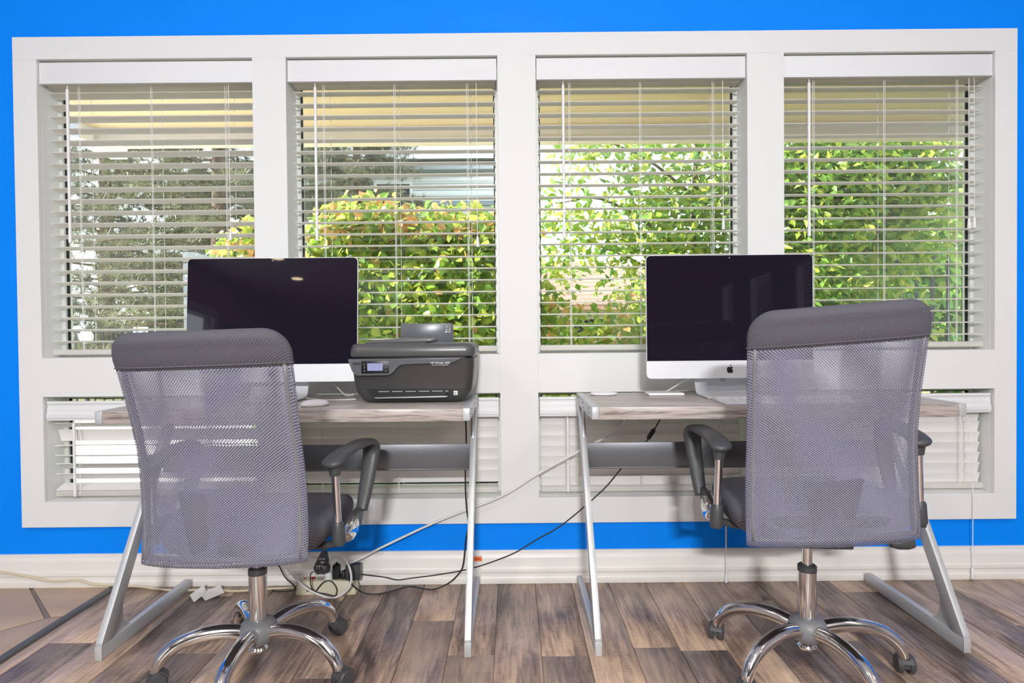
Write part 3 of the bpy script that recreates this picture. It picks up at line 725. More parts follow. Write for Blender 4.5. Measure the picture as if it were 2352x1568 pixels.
        Mt = Matrix.Translation((cc[0], cc[1], 0)) @ Matrix.Rotation(ang, 4, 'Z')
        v, f = lathe_g([(.010,.036),(.0125,.052),(.0105,.056)], (0,0,0), 'z', 14); hd.add([Mt @ Vector(p) for p in v], f)
        hp = [(.020*math.cos(R(q))-.008, .026+.0255*math.sin(R(q))) for q in range(-15, 196, 15)]
        v, f = prism_g(hp, 'y', -.007, .007); hd.add([Mt @ Vector(p) for p in v], f)
        hp = [(.029*math.cos(R(q))-.010, .025+.029*math.sin(R(q))) for q in range(20, 161, 14)] + [(-.032,.030),(.010,.030)]
        v, f = prism_g(hp, 'y', -.016, .016); hd.add([Mt @ Vector(p) for p in v], f)
        cs = hd.build('caster', M['wheel'], t, bev=0); fixn(cs)
        for s in (-1, 1):
            wv, wf = lathe_g([(.010,s*.0075),(.0235,s*.0075),(.0252,s*.0095),(.0252,s*.0185),(.022,s*.0225),(.012,s*.0235),(.003,s*.0225)], (-.010,0,.0256), 'y', 24)
            wo = obj('wheel', [Mt @ Vector(p) for p in wv], wf, M['wheel'], cs, True); fixn(wo); wo.data.set_sharp_from_angle(angle=R(40))
    return t
chair((-.732, -.620, 0), R(4), R(198.6), R(-1.6), 'grey mesh office chair in front of the left desk', bdy=-.068, ZB=.405, bx=(.033, .036), sz=-.042, ZH=.897, mesh='mesh_l', lever=False)
chair((.829, -.635, 0), R(6), R(67), R(-4.2), 'grey mesh office chair in front of the right desk', bdy=.0, lean=.72, bx=(0.003, -.034), ZB=.424, ZH=.939, ZT=1.026)

# ------------------------------------------------------------------ power strip, plugs and cables
t = thing('power_strip', 'beige power strip with plugs on the floor behind left chair', 'power strip', (-.70, -.075, 0))
rings = [rrect(-.112,.112,-.030,.030,.004,.0005,3), rrect(-.112,.112,-.030,.030,.004,.012,3), rrect(-.104,.104,-.018,.026,.004,.046,3), rrect(-.100,.100,-.014,.024,.003,.048,3)]
body = loft('body', rings, M['beige'], t, sharp=25)
box('switch', -.062, -.048, -.004, .008, .047, .054, M['red'], t, bev=.001)
box('reset_button', -.090, -.082, 0, .008, .047, .050, M['red'], t, bev=.001)
for k in range(5): 
    m = MB(); x0 = -.036+k*.030; m.box(x0, x0+.004, -.004, .006, .0478, .0485).box(x0+.010, x0+.014, -.004, .006, .0478, .0485); m.build('socket', M['gasket'], t)
box('label_plate', -.070, -.052, -.0295, -.024, .012, .022, M['gasket'], t)
# wall-wart plugs, each lifted off as a thing
def plug(name, label, loc, shape, cat='plug', mat='black'):
    th = thing(name, label, cat, loc); shape(th); return th
def s1(th):
    poly = [(-.032,.0),(-.036,.014),(-.030,.028),(-.008,.072),(.006,.074),(.012,.066),(.022,.010),(.018,-.004),(-.020,-.010)]
    o = prism('housing', poly, 'y', -.012, .012, M['black'], th, bev=.003)
    m = MB(); y0, y1 = -.0126, -.0121
    for a in range(2): m.box(-.014+a*.012, -.004+a*.012, y0, y1, .046, .048); m.box(-.014+a*.012, -.005+a*.012, y0, y1, .050, .052)
    m.box(-.010,.008,y0,y1,.036,.039); m.box(-.004,.001,y0,y1,.030,.037); m.box(-.022,-.004,y0,y1,.022,.025); m.box(-.024,-.021,y0,y1,.012,.022); m.box(-.014,-.012,y0,y1,.012,.022); m.box(-.004,.014,y0,y1,.018,.021); m.box(0,.012,y0,y1,.011,.013)
    m.build('print', M['print'], o); tube('strain_relief', [(-.001,0,.070),(.004,.006,.088),(.002,.014,.100),(-.02,.02,.104),(-.055,.03,.100)], .0045, M['black'], th, 8)
plug('plug_adapter', 'dark teardrop shaped plug adapter with white print above power strip', (-.700,-.118,.095), s1, 'adapter')
def s2(th): box('housing', -.012,.014,-.012,.012,0,.052,M['bcab'],th,bev=.003); tube('cord_stub', [(0,0,.050),(.004,-.004,.060)], .005, M['bcab'], th, 8)
plug('power_plug', 'upright black plug in middle of the beige power strip', (-.668,-.072,.0485), s2)
def s3(th):
    lathe('housing', [(.012,0),(.013,.006),(.009,.020),(.006,.030)], M['bcab'], th, seg=14); tube('cord_stub', [(0,0,.028),(.006,-.01,.036),(.022,-.02,.022),(.030,-.024,.006)], .0035, M['bcab'], th, 8)
plug('power_plug', 'small round black plug between two taller plugs on power strip', (-.640,-.072,.0485), s3)
def s4(th):
    box('housing', -.026,.026,-.018,.018,0,.058,M['black'],th,bev=.004); box('seam', -.0262,.0262,-.003,-.001,.002,.056,M['gasket'],th)
plug('charger_block', 'square black charger block at right end of power strip', (-.602,-.078,.0485), s4, 'charger')
def s5(th): lathe('housing', [(.014,0),(.0145,.010),(.011,.024),(.006,.034),(.004,.042)], M['wcab'], th, seg=16)
plug('power_plug', 'white round plug under the teardrop adapter on power strip', (-.694,-.082,.0485), s5)

def cable(name, pts, r_, mat, label, n=7):
    o = tube(name, catmull(pts, n), r_, M[mat], None, 8); return tag(o, label, 'cable')
wc1 = [(0.415,-0.14,0.690),(0.395,-0.13,0.615),(0.263,-0.08,0.530),(0.101,-0.06,0.437),(-0.048,-0.06,0.348),(-0.279,-0.06,0.260),(-0.491,-0.07,0.166),(-0.568,-0.08,0.129),(-0.605,-0.09,0.115),(-0.615,-0.082,0.107)]
cable('power_cable', wc1, .0042, 'wcab', 'long white cable stretched diagonally from right desk to power strip')
wc2 = [(-0.694,-0.082,0.090),(-0.681,-0.12,0.126),(-0.651,-0.14,0.159),(-0.614,-0.16,0.154),(-0.591,-0.17,0.123),(-0.587,-0.17,0.076),(-0.607,-0.17,0.040),(-0.652,-0.17,0.017),(-0.710,-0.16,0.027),(-0.764,-0.14,0.045),(-0.822,-0.10,0.074),(-0.861,-0.07,0.099),(-0.884,-0.05,0.16),(-.89,-.05,.4),(-.86,-.10,.69)]
cable('power_cable', wc2, .0040, 'wcab', 'white cable looping in front of the power strip')
bc1 = [(0.560,-0.16,0.700),(0.499,-0.15,0.589),(0.478,-0.14,0.559),(0.394,-0.12,0.460),(0.348,-0.10,0.396),(0.286,-0.08,0.331),(0.214,-0.06,0.263),(0.157,-0.055,0.221),(0.082,-0.055,0.180),(-0.001,-0.055,0.131),(-0.116,-0.055,0.088),(-0.199,-0.055,0.067),(-0.297,-0.06,0.053),(-0.395,-0.07,0.045),(-0.439,-0.08,0.044),(-0.488,-0.09,0.059),(-0.574,-0.085,0.068)]
b = cable('black_cable', bc1, .0024, 'bcab', 'thin black cable running from right desk down to charger block')
a0, a1 = Vector((.512,-.153,.614)), Vector((.488,-.1455,.574)); dd = (a1-a0)
tube('ferrite_bead', [a0, a0+dd*.15, a0+dd*.85, a1], [.004,.0085,.0085,.004], M['bcab'], b, 10)
bc2 = [(-0.173,-0.12,0.700),(-0.172,-0.11,0.564),(-0.177,-0.10,0.457),(-0.178,-0.09,0.374),(-0.175,-0.08,0.306),(-0.170,-0.07,0.245),(-0.181,-0.065,0.186),(-0.190,-0.065,0.104),(-0.202,-0.065,0.068),(-0.238,-0.065,0.030),(-0.2814,-0.0615,0.006),(-0.321,-0.0724,0.0035),(-0.3982,-0.0511,0.006),(-0.4577,-0.0849,0.0035),(-0.517,-0.1102,0.0035),(-0.5612,-0.112,0.012),(-0.598,-0.13,0.052),(-.61,-.110,.075),(-.612,-.098,.085)]
cable('black_cable', bc2, .0028, 'bcab', 'black cable dropping from the printer beside the left desk leg')
ext = [(-2.167,-0.03,0.085),(-1.967,-0.03,0.068),(-1.868,-0.03,0.051),(-1.768,-0.03,0.031),(-1.676,-0.03,0.034),(-1.607,-0.035,0.020),(-1.5218,-0.034,0.0145),(-1.4227,-0.034,0.008),(-1.3578,-0.0485,0.005),(-1.2655,-0.0661,0.005),(-1.1699,-0.0603,0.005),(-1.0483,-0.0746,0.005),(-0.9557,-0.0611,0.005),(-0.894,-0.06,0.008),(-0.815,-0.072,0.016)]
cable('extension_cord', ext, .0046, 'cream', 'cream extension cord lying along the baseboard at left')
bc3 = [(-.92,-.06,.30),(-0.903,-0.04,0.109),(-0.888,-0.05,0.084),(-0.865,-0.06,0.050),(-0.823,-0.09,0.032),(-.812,-.096,.018)]
cable('black_cable', bc3, .0025, 'bcab', 'short black cable coming down left of the power strip')
cable('black_cable', [(-0.814,-0.05,0.010),(-0.8911,-0.0364,0.004),(-0.9121,-0.0674,0.004),(-0.8664,-0.08,0.004),(-0.815,-0.077,0.008)], .0022, 'bcab', 'flat loop of black cable on floor left of power strip')
cable('black_cable', [(-.735,-.125,.095),(-.745,-.13,.088),(-.744,-.13,.045),(-.728,-.13,.022),(-.69,-.125,.012),(-.662,-.125,.004),(-.655,-.12,.012),(-.656,-.115,.03),(-.672,-.112,.050),(-.690,-.112,.056),(-.712,-.114,.044),(-.738,-.12,.010)], .0021, 'bcab', 'thin black cable curling across front of the power strip')
cable('monitor_cable', [(.665,-.185,.845),(.651,-.17,.805),(.610,-.15,.779),(.560,-.125,.7448),(.535,-.118,.7436)], .0030, 'wcab', 'pale cable hanging behind the right computer to the desk')
cable('monitor_cable', [(-.66,-.165,.85),(-.648,-.16,.797),(-.628,-.15,.768),(-.606,-.14,.7448),(-.58,-.125,.7435)], .0022, 'wcab', 'pale cable hanging behind the left computer to the desk')
cable('mouse_cable', [(-.801,-.1846,.7428),(-.758,-.19,.7428),(-.6468,-.2818,.7428),(-.5749,-.2842,.7428),(-.535,-.27,.7428)], .0021, 'wcab', 'thin white cord crossing the left desk top towards printer')

# label with clear guard on the baseboard, folded paper on the floor
t = thing('warning_tag', 'orange warning sticker on clear bracket by baseboard behind desk leg', 'sticker', (-.152, -.021, 0))
box('bracket', -.030, .024, -.003, 0, .001, .088, M['clear'], t, bev=.0008)
lb = box('sticker', -.030, .029, -.0045, -.003, .091, .108, M['orange'], t)
box('backing', -.030, .029, -.003, .008, .088, .110, M['clear'], t)
prism('symbol', [(-.026,.0945),(-.016,.0945),(-.021,.104)], 'y', -.0045, -.0049, M['logo'], lb)
text('lettering', 'WARNING', .0075, M['logo'], lb, (-.012, -.0046, .0965), (PI/2, 0, 0), 'LEFT')
def paper():
    v = [(-.045,.01,.001),(-.020,.045,.018),(.0,.02,.010),(.03,.045,.016),(.055,.018,.004),(.022,-.030,.002),(.004,-.016,.009),(-.006,-.040,.001),(-.002,.012,.012)]
    f = [(0,7,8,1),(8,1,2),(8,7,6),(2,8,6),(2,6,5,4),(2,4,3)]
    o = obj('paper_scrap', v, f, M['paper']); o.location = (-1.15, -.112, .001); o.scale = (1.25, 1.25, 1.2); md = o.modifiers.new('s', 'SOLIDIFY'); md.thickness = .0008
    return tag(o, 'crumpled white paper scrap on the floor by the left desk foot', 'paper')
paper()

# ------------------------------------------------------------------ ceiling downlights and an added key light
def downlight(x, y, W_, lab='bright round recessed ceiling downlight above the desks'):
    t = thing('downlight', lab, 'lamp', (x, y, CZ), 0, 'recessed ceiling downlights')
    lathe('ring', [(.075,0),(.095,-.002),(.098,-.008),(.080,-.012),(.075,-.006)], M['lampw'], t, seg=28)
    lathe('lens', [(.077,-.004),(.077,-.014),(.05,-.017)], M['glow'], t, seg=28)
    l = bpy.data.lights.new('lamp', 'AREA'); l.shape = 'DISK'; l.size = .15; l.energy = W_; l.color = (1, .95, .88)
    o = link(bpy.data.objects.new('lamp', l), t); o.location = (0, 0, -.019)
for x, y in ((-1.94, -2.3), (0, -2.3), (2.0, -2.3), (-2.58, -3.9), (0, -3.9), (2.68, -3.9)): downlight(x, y, DOWN_W)
downlight(-3.0, -5.8, .25, 'ceiling downlight reflected higher in the left computer screen'); downlight(-3.15, -6.95, .25, 'ceiling downlight reflected lower in the left computer screen')
t = thing('added_key_light', 'unseen added key light, three spot heads on a black rail facing the window wall', 'lamp', (0, -5.3, CZ))  # unseen spot rig added as key light in place of the camera flash
box('rail', -.35, .35, -.02, .02, -.03, 0, M['key_rigm'], t, bev=.003)
for x in (-.13, 0, .13):
    tube('stem', [(x,0,-.03),(x,0,-.52)], .008, M['key_rigm'], t, 8)
    dirv = Vector((0 - x*.3, 5.3, .6-2.19)).normalized(); q = dirv.to_track_quat('Z', 'Y').to_matrix().to_4x4()
    hd = lathe('key_light_head', [(.03,-.10),(.055,-.09),(.058,.03),(.054,.03)], M['key_rigm'], t, seg=20); hd.matrix_local = Matrix.Translation((x, 0, -.56)) @ q
    ln = lathe('lens', [(.052,.022),(.052,.026)], M['lampw'], hd, seg=20)
    l = bpy.data.lights.new('key_lamp', 'AREA'); l.shape = 'DISK'; l.size = .11; l.energy = KEY_W/3; l.color = (.98, .99, 1)
    o = link(bpy.data.objects.new('key_lamp', l), hd); o.location = (0, 0, .034); o.rotation_euler = (PI, 0, 0)

# blinds in the side windows of the room behind the camera
for k, (ya, yb) in enumerate(((-10.3, -9.7), (-8.86, -7.96), (-7.14, -6.24))):
    wo = struct(MB().box(RX-.02, RX+.12, ya-.0, ya+.05, .7, 2.15).box(RX-.02, RX+.12, yb-.05, yb, .7, 2.15).box(RX-.02, RX+.12, ya+.05, yb-.05, 2.10, 2.15).box(RX-.02, RX+.12, ya+.05, yb-.05, .7, .75).build('window_%d' % (9+k), M['trim']))
    box('pane', RX+.08, RX+.084, ya+.05, yb-.05, .75, 2.10, M['glass'], wo)
    t = thing('side_window_blind', ['open slatted blind in farthest side window of the room', 'open slatted blind in middle side window of the room', 'open slatted blind in nearest side window of the room'][k], 'blind', (RX+.02, (ya+yb)/2, .75))
    me = slat_mesh(yb-ya-.12, R(10))
    for i in range(26):
        o = link(bpy.data.objects.new('slat', me), t); o.location = (0, 0, .04+i*.05); o.rotation_euler = (0, 0, PI/2)

# ------------------------------------------------------------------ outside
def outs(o, label, cat): return tag(o, label, cat)
g = struct(box('ground', -40, 40, .14, 60, -.30, -.08, M['lawn']), 'lawn and soil beyond the patio')
g = struct(box('patio', -9, 6, .14, 1.9, -.08, -.03, M['patio']), 'pale concrete patio outside the windows')
g = struct(box('patio_walk', -9, -2.0, 1.9, 6.0, -.08, -.035, M['patio']), 'sunlit concrete walk outside the left window')
g = struct(box('roof_soffit', -2.9, 6, .14, 1.78, 2.36, 2.42, M['soffit']), 'tan roof soffit above the windows')
for k in range(6): box('soffit_board', -2.9, 6, .20+k*.26, .455+k*.26, 2.352, 2.36, M['soffit'], g, bev=.002, seg=1)
struct(box('eave_beam', -2.80, 6, 1.74, 1.84, 2.245, 2.42, M['beam'], bev=.004), 'tan eave beam along the roof edge')
struct(box('white_fascia', -2.90, -2.78, 1.6, 2.1, 2.25, 2.42, M['whitewood'], bev=.004), 'white fascia board at the left roof corner')
struct(box('eave_roof', -2.9, 6, -.2, 1.9, 2.80, 2.9, M['siding']), 'roof above the eaves')

def leaf_template(kind):
    if kind == 'broad': return np.array([(0,0,0),(.32,.42,.05),(1,0,-.06),(.32,-.42,.05),(.62,.30,.02),(.62,-.30,.02),(.45,0,-.03)]), [(0,6,1),(0,3,6),(1,6,4),(4,6,2),(3,5,6),(5,2,6)]
    return np.array([(0,0,0),(.38,.24,.04),(1,0,-.10),(.38,-.24,.04),(.5,0,-.02)]), [(0,4,1),(1,4,2),(2,4,3),(3,4,0)]
def rnd_rot(rng, n):
    q = rng.normal(size=(n,4)); q /= np.linalg.norm(q, axis=1)[:,None]; w,x,y,z = q.T
    return np.stack([np.stack([1-2*(y*y+z*z),2*(x*y-z*w),2*(x*z+y*w)],1), np.stack([2*(x*y+z*w),1-2*(x*x+z*z),2*(y*z-x*w)],1), np.stack([2*(x*z-y*w),2*(y*z+x*w),1-2*(x*x+y*y)],1)],1)
def face_rot(rng, n, jitter=.75):
    # leaves mostly face outward/upward with random spin
    out = np.zeros((n,3,3))
    for i in range(n):
        nrm = np.array([rng.normal()*jitter, -.55+rng.normal()*jitter*.8, .65+rng.normal()*.5]); nrm /= np.linalg.norm(nrm)
        a = rng.normal(size=3); a[2] -= .4; a -= nrm*a.dot(nrm); a /= np.linalg.norm(a); b = np.cross(nrm, a); out[i] = np.stack([a, b, nrm], 1)
    return out
def foliage(parent, pos, size, mats, mi, kind, rng, nobj=160, name='foliage'):
    tv, tf = leaf_template(kind); n = len(pos); rot = face_rot(rng, n)
    near = np.argsort(pos[:,1] - size*4)[:]; 
    order = near[:nobj*2][rng.permutation(min(nobj*2, n))[:nobj]]; isobj = np.zeros(n, bool); isobj[order] = True
    shared = []
    for m_ in mats:
        me = bpy.data.meshes.new('leaf'); me.from_pydata([tuple(p) for p in tv], [], tf); me.materials.append(M[m_]); shared.append(me)
    inv = Vector(parent.location)
    for i in order:
        o = bpy.data.objects.new('leaf', shared[mi[i]]); C.objects.link(o); o.parent = parent
        mt = Matrix(rot[i].tolist()).to_4x4() @ Matrix.Scale(float(size[i]), 4); mt.translation = Vector(pos[i]) - inv; o.matrix_local = mt
    keep = np.where(~isobj)[0]
    V = (np.einsum('nij,kj->nki', rot[keep], tv) * size[keep][:,None,None] + pos[keep][:,None,:]).reshape(-1,3) - np.array(inv)
    K = len(tv); F = (np.array(tf)[None] + (np.arange(len(keep))*K)[:,None,None]).reshape(-1,3)
    me = bpy.data.meshes.new(name); me.from_pydata(V.tolist(), [], F.tolist())
    for m_ in mats: me.materials.append(M[m_])
    me.polygons.foreach_set('material_index', np.repeat(mi[keep], len(tf)).astype(np.int32).tolist()); me.update()
    o = link(bpy.data.objects.new(name, me), parent); o['kind'] = 'stuff'; return o
def branches(parent, segs, mat='bark'):
    for pts, r0, r1 in segs:
        p = catmull(pts, 4); n = len(p); inv = Vector(parent.location)
        tube('branch', [q-inv for q in p], [r0+(r1-r0)*i/(n-1) for i in range(n)], M[mat], parent, 6)
def blob_pts(rng, blobs):
    out = []
    for (c, r, n) in blobs:
        d = rng.normal(size=(n,3)); d /= np.linalg.norm(d, axis=1)[:,None]; rad = rng.random(n)**(1/2.2)
        out.append(np.array(c) + d*rad[:,None]*np.array(r))
    return np.concatenate(out)
rng = np.random.default_rng(5)

# shrub behind the second window
t = thing('leafy_shrub', 'bright yellow green leafy shrub outside the window above the printer', 'shrub', (-.9, 2.5, -.08), 0, 'shrubs outside the windows')
bl = [((-1.0,2.55,.9),(.85,.45,.95),1500), ((-.35,2.5,1.0),(.7,.4,.85),1300), ((-1.45,2.6,1.45),(.5,.35,.5),500), ((-.55,2.6,1.75),(.55,.35,.28),420), ((-1.15,2.55,1.85),(.45,.3,.25),320), ((-.1,2.55,1.72),(.35,.3,.28),260), ((-.8,2.5,.2),(1.1,.4,.4),500)]
bl = [(c, r, int(k*2.1)) for c, r, k in bl]; pos = blob_pts(rng, bl); pos = pos[pos[:,2] > -.05]; n = len(pos)
mi = rng.choice(3, n, p=[.50,.46,.04]); top = (pos[:,2] > 1.72) & (rng.random(n) < .25); mi[top] = 2
foliage(t, pos, rng.uniform(.055,.10,n), ['leaf_g','leaf_y','leaf_o'], mi, 'broad', rng, 280)
branches(t, [([(-.9+dx*.2,2.55,-.08),(-.9+dx*.7,2.5,.7),(-.9+dx*1.2,2.55,1.3+.1*math.cos(dx*9))],.022,.008) for dx in (-.9,-.55,-.2,.1,.4,.8)])
# orange shrub at the right of the first window
t = thing('orange_shrub', 'orange tinged leafy shrub at right of the leftmost window', 'shrub', (-2.0, 2.4, -.08))
pos = blob_pts(rng, [((-2.0,2.4,1.45),(.34,.3,.42),900), ((-1.85,2.45,.8),(.5,.35,.7),600), ((-2.05,2.4,1.72),(.2,.2,.2),90)]); n = len(pos)
mi = rng.choice(3, n, p=[.30,.33,.37]); foliage(t, pos, rng.uniform(.055,.095,n), ['leaf_g','leaf_y','leaf_o'], mi, 'broad', rng, 150)
branches(t, [([(-1.9,2.45,-.08),(-1.95,2.4,.7),(-2.02,2.4,1.6)],.02,.006)])
# tree whose branches spread across the third window
t = thing('slender_tree', 'leafy tree with drooping branches outside the window above right computer', 'tree', (1.75, 3.3, -.08), 0, 'trees outside the windows')
bl = [((1.55,3.2,2.15),(.75,.5,.55),800), ((1.9,3.3,1.55),(.75,.5,.5),700), ((1.0,3.1,1.75),(.55,.4,.5),360), ((.75,3.1,2.6),(.5,.4,.3),170), ((1.5,3.3,2.9),(.9,.5,.35),420), ((.45,3.05,2.0),(.30,.3,.40),120), ((.42,3.0,1.55),(.22,.25,.25),60), ((2.3,3.3,2.4),(.6,.5,.7),700)]
bl = [(c, r, int(k*1.6)) for c, r, k in bl]; pos = blob_pts(rng, bl); n = len(pos); mi = rng.choice(3, n, p=[.48,.45,.07])
foliage(t, pos, rng.uniform(.075,.135,n), ['leaf_g','leaf_y','leaf_d'], mi, 'narrow', rng, 260)
branches(t, [([(1.75,3.35,-.08),(1.78,3.35,1.0),(1.7,3.3,2.0),(1.75,3.3,3.0)],.05,.025), ([(1.74,3.3,1.5),(1.3,3.2,1.9),(.8,3.1,2.15),(.4,3.05,2.1)],.02,.005), ([(1.72,3.3,1.1),(1.2,3.15,1.55),(.7,3.05,1.75)],.018,.004), ([(1.7,3.3,2.2),(1.2,3.2,2.55),(.6,3.1,2.75)],.018,.004), ([(1.78,3.3,1.4),(2.2,3.2,1.9),(2.6,3.2,2.5)],.02,.005)])
# low shrub under it
t = thing('low_shrub', 'low yellowish shrub at bottom of the window above right computer', 'shrub', (.8, 2.6, -.08), 0, 'shrubs outside the windows')
bl = [((.55,2.55,.85),(.55,.35,.38),420), ((1.15,2.6,.95),(.5,.35,.45),480), ((.85,2.6,.4),(.9,.35,.45),500), ((.3,2.55,1.15),(.2,.2,.25),90), ((1.3,2.6,1.35),(.3,.25,.25),150)]
bl = [(c, r, int(k*1.7)) for c, r, k in bl]; pos = blob_pts(rng, bl); pos = pos[pos[:,2] > -.05]; n = len(pos); mi = rng.choice(3, n, p=[.40,.44,.16])
foliage(t, pos, rng.uniform(.05,.085,n), ['leaf_g','leaf_y','leaf_o'], mi, 'broad', rng, 200)
branches(t, [([(.8+d*.2,2.6,-.08),(.8+d*.6,2.55,.5),(.8+d,2.55,1.1)],.014,.004) for d in (-.6,-.25,.1,.45)])
# dense tree in the fourth window
t = thing('dense_tree', 'dense green tree filling the rightmost tall window', 'tree', (3.0, 3.3, -.08), 0, 'trees outside the windows')
bl = [((2.6,3.1,2.2),(.7,.5,.8),1300), ((3.3,3.3,2.5),(.8,.5,.6),1300), ((2.5,3.0,1.3),(.6,.4,.55),800), ((3.1,3.1,1.0),(.7,.4,.5),600), ((3.9,3.4,2.3),(.6,.5,.8),700), ((3.4,3.4,1.7),(.6,.4,.4),380), ((2.7,3.0,.5),(.8,.4,.5),500)]
bl = [(c, r, int(k*2.2)) for c, r, k in bl]; pos = blob_pts(rng, bl); pos = pos[pos[:,2] > -.05]; n = len(pos); mi = rng.choice(3, n, p=[.50,.40,.10])
foliage(t, pos, rng.uniform(.075,.135,n), ['leaf_g','leaf_y','leaf_d'], mi, 'narrow', rng, 260)
branches(t, [([(2.95,3.4,-.08),(2.9,3.4,1.2),(2.7,3.35,2.4),(2.75,3.3,3.3)],.05,.02), ([(2.9,3.35,1.2),(3.3,3.2,1.8),(3.7,3.2,2.4)],.025,.006), ([(2.85,3.35,1.5),(2.5,3.2,2.0),(2.2,3.1,2.3)],.02,.005)])

# pine trees beyond the left window
def pine(x, y, H, spread, label, seed, z0=.6):
    rg = np.random.default_rng(seed); t = thing('pine_tree', label, 'tree', (x, y, -.08), 0, 'pine trees behind the left window')
    tube('trunk', [(0,0,0),(.05,0,H*.5),(0,.02,H)], [.16,.11,.03], M['bark'], t, 10)
    tips = []; m = MB()
    nb = int(H*13)
    for i in range(nb):
        z = z0 + (H-z0)*(i+.5)/nb; a = i*2.4 + rg.random(); L = spread*(1-.62*z/H)*(.75+.4*rg.random())
        pts = [(0,0,z), (L*.5*math.cos(a), L*.5*math.sin(a), z+.04), (L*math.cos(a), L*math.sin(a), z-.18+.1*rg.random())]
        p = catmull(pts, 4); m.add(*tube_g(p, [.022-.016*k/(len(p)-1) for k in range(len(p))], 5))
        for q in p[2:]:
            for _ in range(8):
                b = Vector(q) + Vector((rg.normal()*.12, rg.normal()*.12, rg.normal()*.07)); tips.append(b)
    m.build('branches', M['bark'], t, smooth=True)
    tips = np.array([tuple(b) for b in tips]); n = len(tips); K = 26
    base = np.repeat(tips, K, 0); d = rg.normal(size=(n*K,3)); d[:,2] += .35; d /= np.linalg.norm(d, axis=1)[:,None]
    sd = np.cross(d, rg.normal(size=(n*K,3))); sd /= np.linalg.norm(sd, axis=1)[:,None]
    ln = rg.uniform(.09,.17,(n*K,1)); V = np.stack([base-sd*.0055, base+sd*.0055, base+d*ln], 1).reshape(-1,3)
    F = np.arange(n*K*3).reshape(-1,3); me = bpy.data.meshes.new('needles'); me.from_pydata(V.tolist(), [], F.tolist()); me.materials.append(M['needle'])
    o = link(bpy.data.objects.new('needles', me), t); o['kind'] = 'stuff'
pine(-4.3, 6.6, 6.5, 2.2, 'tall pine tree filling the right half of leftmost window', 3, .5)
pine(-6.9, 8.0, 6.0, 2.3, 'pine tree at the left edge of leftmost window', 4, .4)
pine(-5.6, 9.5, 4.2, 2.0, 'smaller pine tree between the two taller pines', 6, .4)
pine(-3.0, 9.5, 6.0, 2.2, 'pine tree seen between the left windows', 8, .4)

# fence, lamp globe and sign seen low in the first window
t = thing('picket_fence', 'black iron picket fence low in leftmost window', 'fence', (-5.6, 6.0, -.08))
pk = MB().box(-.008,.008,-.008,.008,0,1.15); me0 = pk.build('picket', M['iron'], t).data; bpy.data.objects['picket'].location = (-2, 0, 0)
for k in range(1, 33):
    o = link(bpy.data.objects.new('picket', me0), t); o.location = (-2+k*.125, 0, 0)
box('rail', -2.05, 2.05, -.012, .012, 1.10, 1.135, M['iron'], t); box('rail', -2.05, 2.05, -.012, .012, .12, .15, M['iron'], t)
t = thing('globe_lamp', 'white globe garden lamp at lower left of leftmost window', 'lamp', (-5.55, 5.6, -.08))
lathe('globe', [(.01,.95),(.05,.965),(.085,1.02),(.085,1.07),(.05,1.12),(.01,1.135)], M['globe'], t, seg=18, sharp=180); tube('post', [(0,0,0),(0,0,.96)], .025, M['iron'], t, 8)
t = thing('yard_sign', 'small white sign on the fence in leftmost window', 'sign', (-5.05, 5.95, .93))
box('plate', -.10, .10, -.01, 0, 0, .16, M['sign'], t)
for q in (-.05, .05): box('mark', q-.02, q+.02, -.012, -.01, .03, .13, M['gutter'], t)

# railing behind the dense tree
t = thing('stair_railing', 'black sloping stair railing in rightmost window', 'railing', (4.1, 3.9, -.08))
for k in range(9):
    x = -.75+k*.16; z = 1.55+.40*(x+.75)/1.3; pkr = box('picket', x-.012, x+.012, -.012, .012, .2, z, M['iron'], t)
tube('hand_rail', [(-.8,0,1.55),(.65,0,1.98)], .022, M['iron'], t, 8); tube('bottom_rail', [(-.8,0,.25),(.65,0,.55)], .014, M['iron'], t, 8)

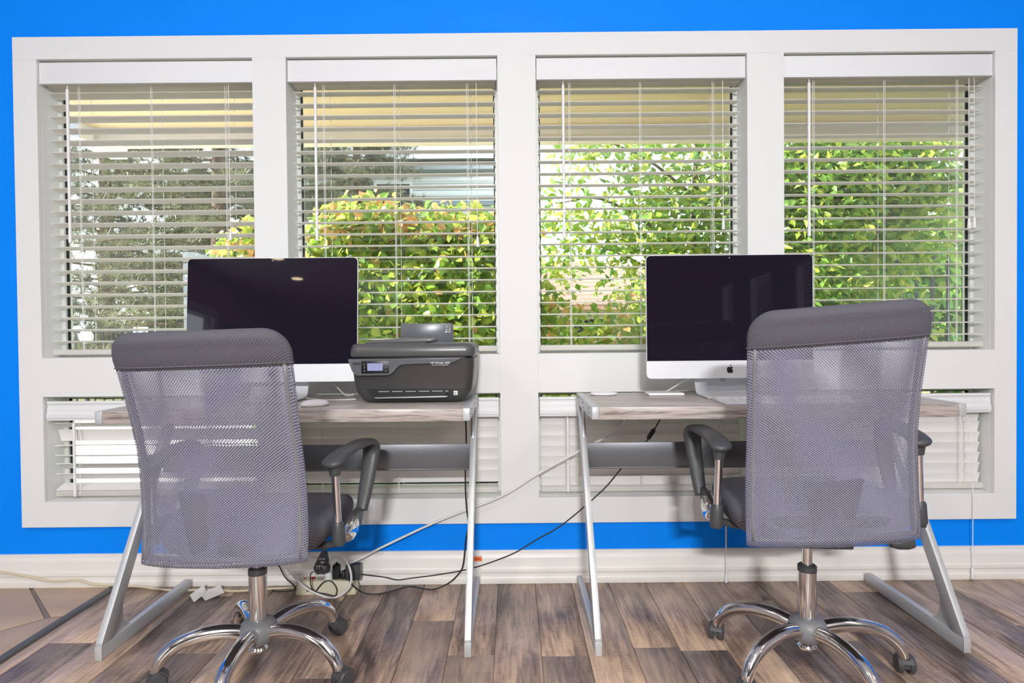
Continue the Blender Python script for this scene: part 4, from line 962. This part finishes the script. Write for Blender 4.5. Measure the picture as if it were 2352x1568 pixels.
# neighbour houses
t = thing('white_house', 'white sided house with grey gutter behind the shrub in second window', 'house', (-2.6, 12, -.08), 0, 'houses beyond the garden')
box('wall', -3.3, 2.3, 0, 4, 0, 5.0, M['siding'], t)
for k in range(24): box('siding_board', -3.3, 2.3, -.03, 0, 1.5+k*.145, 1.5+k*.145+.135, M['siding'], t, bev=.01, seg=1)
prism('roof', [(-.5,5.0),(4.5,5.0),(2,6.6)], 'x', -3.6, 2.5, M['gutter'], t); box('gutter', -3.5, 2.4, -.35, -.12, 4.78, 4.98, M['gutter'], t, bev=.02)
box('ledge', .3, 2.35, -.14, 0, 4.02, 4.12, M['gutter'], t)
for x0 in (-2.4, -.6):
    wv = box('window', x0, x0+.9, -.05, -.01, 3.9, 4.6, M['trim'], t); box('pane', x0+.06, x0+.84, -.06, -.05, 3.96, 4.54, M['darkglass'], wv)
t = thing('tiled_house', 'cream house with pinkish tile roof in third window', 'house', (2.6, 14, -.08), 0, 'houses beyond the garden')
box('wall', -2.3, 2.6, 0, 5, 0, 1.75, M['wallw'], t)
rf = prism('roof', [(-.6,1.62),(5.6,1.62),(2.5,3.2),(-.6,1.72)], 'x', -2.7, 3.0, M['rooft'], t)
for k in range(11):
    y0 = -.6+k*.28; z0 = 1.74+.4774*k*.28; q = k*.28
    prism('tile_course', [(y0, z0),(y0+.31, z0+.148),(y0+.31, z0+.178),(y0, z0+.045)], 'x', -2.7, 3.0, M['rooft'], rf)
wv = box('window', -1.0, -.1, -.05, 0, .75, 1.45, M['trim'], t); box('pane', -.94, -.16, -.06, -.05, .81, 1.39, M['darkglass'], wv)

# hedge far behind everything
for k, (x, y, h, w_) in enumerate([(-8.5,15,3.0,3.2),(6.2,9.5,3.4,2.4),(8.5,11,3.6,2.6),(4.6,6.6,3.3,1.9),(6.9,6.4,3.2,2.4),(-.6,7.2,1.9,2.0)]):
    lab = ['far green bush behind the pines', 'far green bush behind the dense tree', 'far green bush behind the railing', 'tall green bush between the dense tree and far bushes', 'green bush at right edge of rightmost window', 'green bush behind the yellow green shrub'][k]
    t = thing('garden_bush', lab, 'bush', (x, y, -.08), 0, 'far garden bushes')
    pos = blob_pts(rng, [((x,y,h*.45),(w_*.75,.8,h*.55),2400)]); pos = pos[pos[:,2] > -.05]; n = len(pos)
    foliage(t, pos, rng.uniform(.14,.24,n), ['leaf_g','leaf_d','leaf_y'], rng.choice(3, n, p=[.45,.4,.15]), 'broad', rng, 20)
    branches(t, [([(x,y,-.08),(x+.1,y,h*.4),(x,y,h*.8)],.05,.02)])
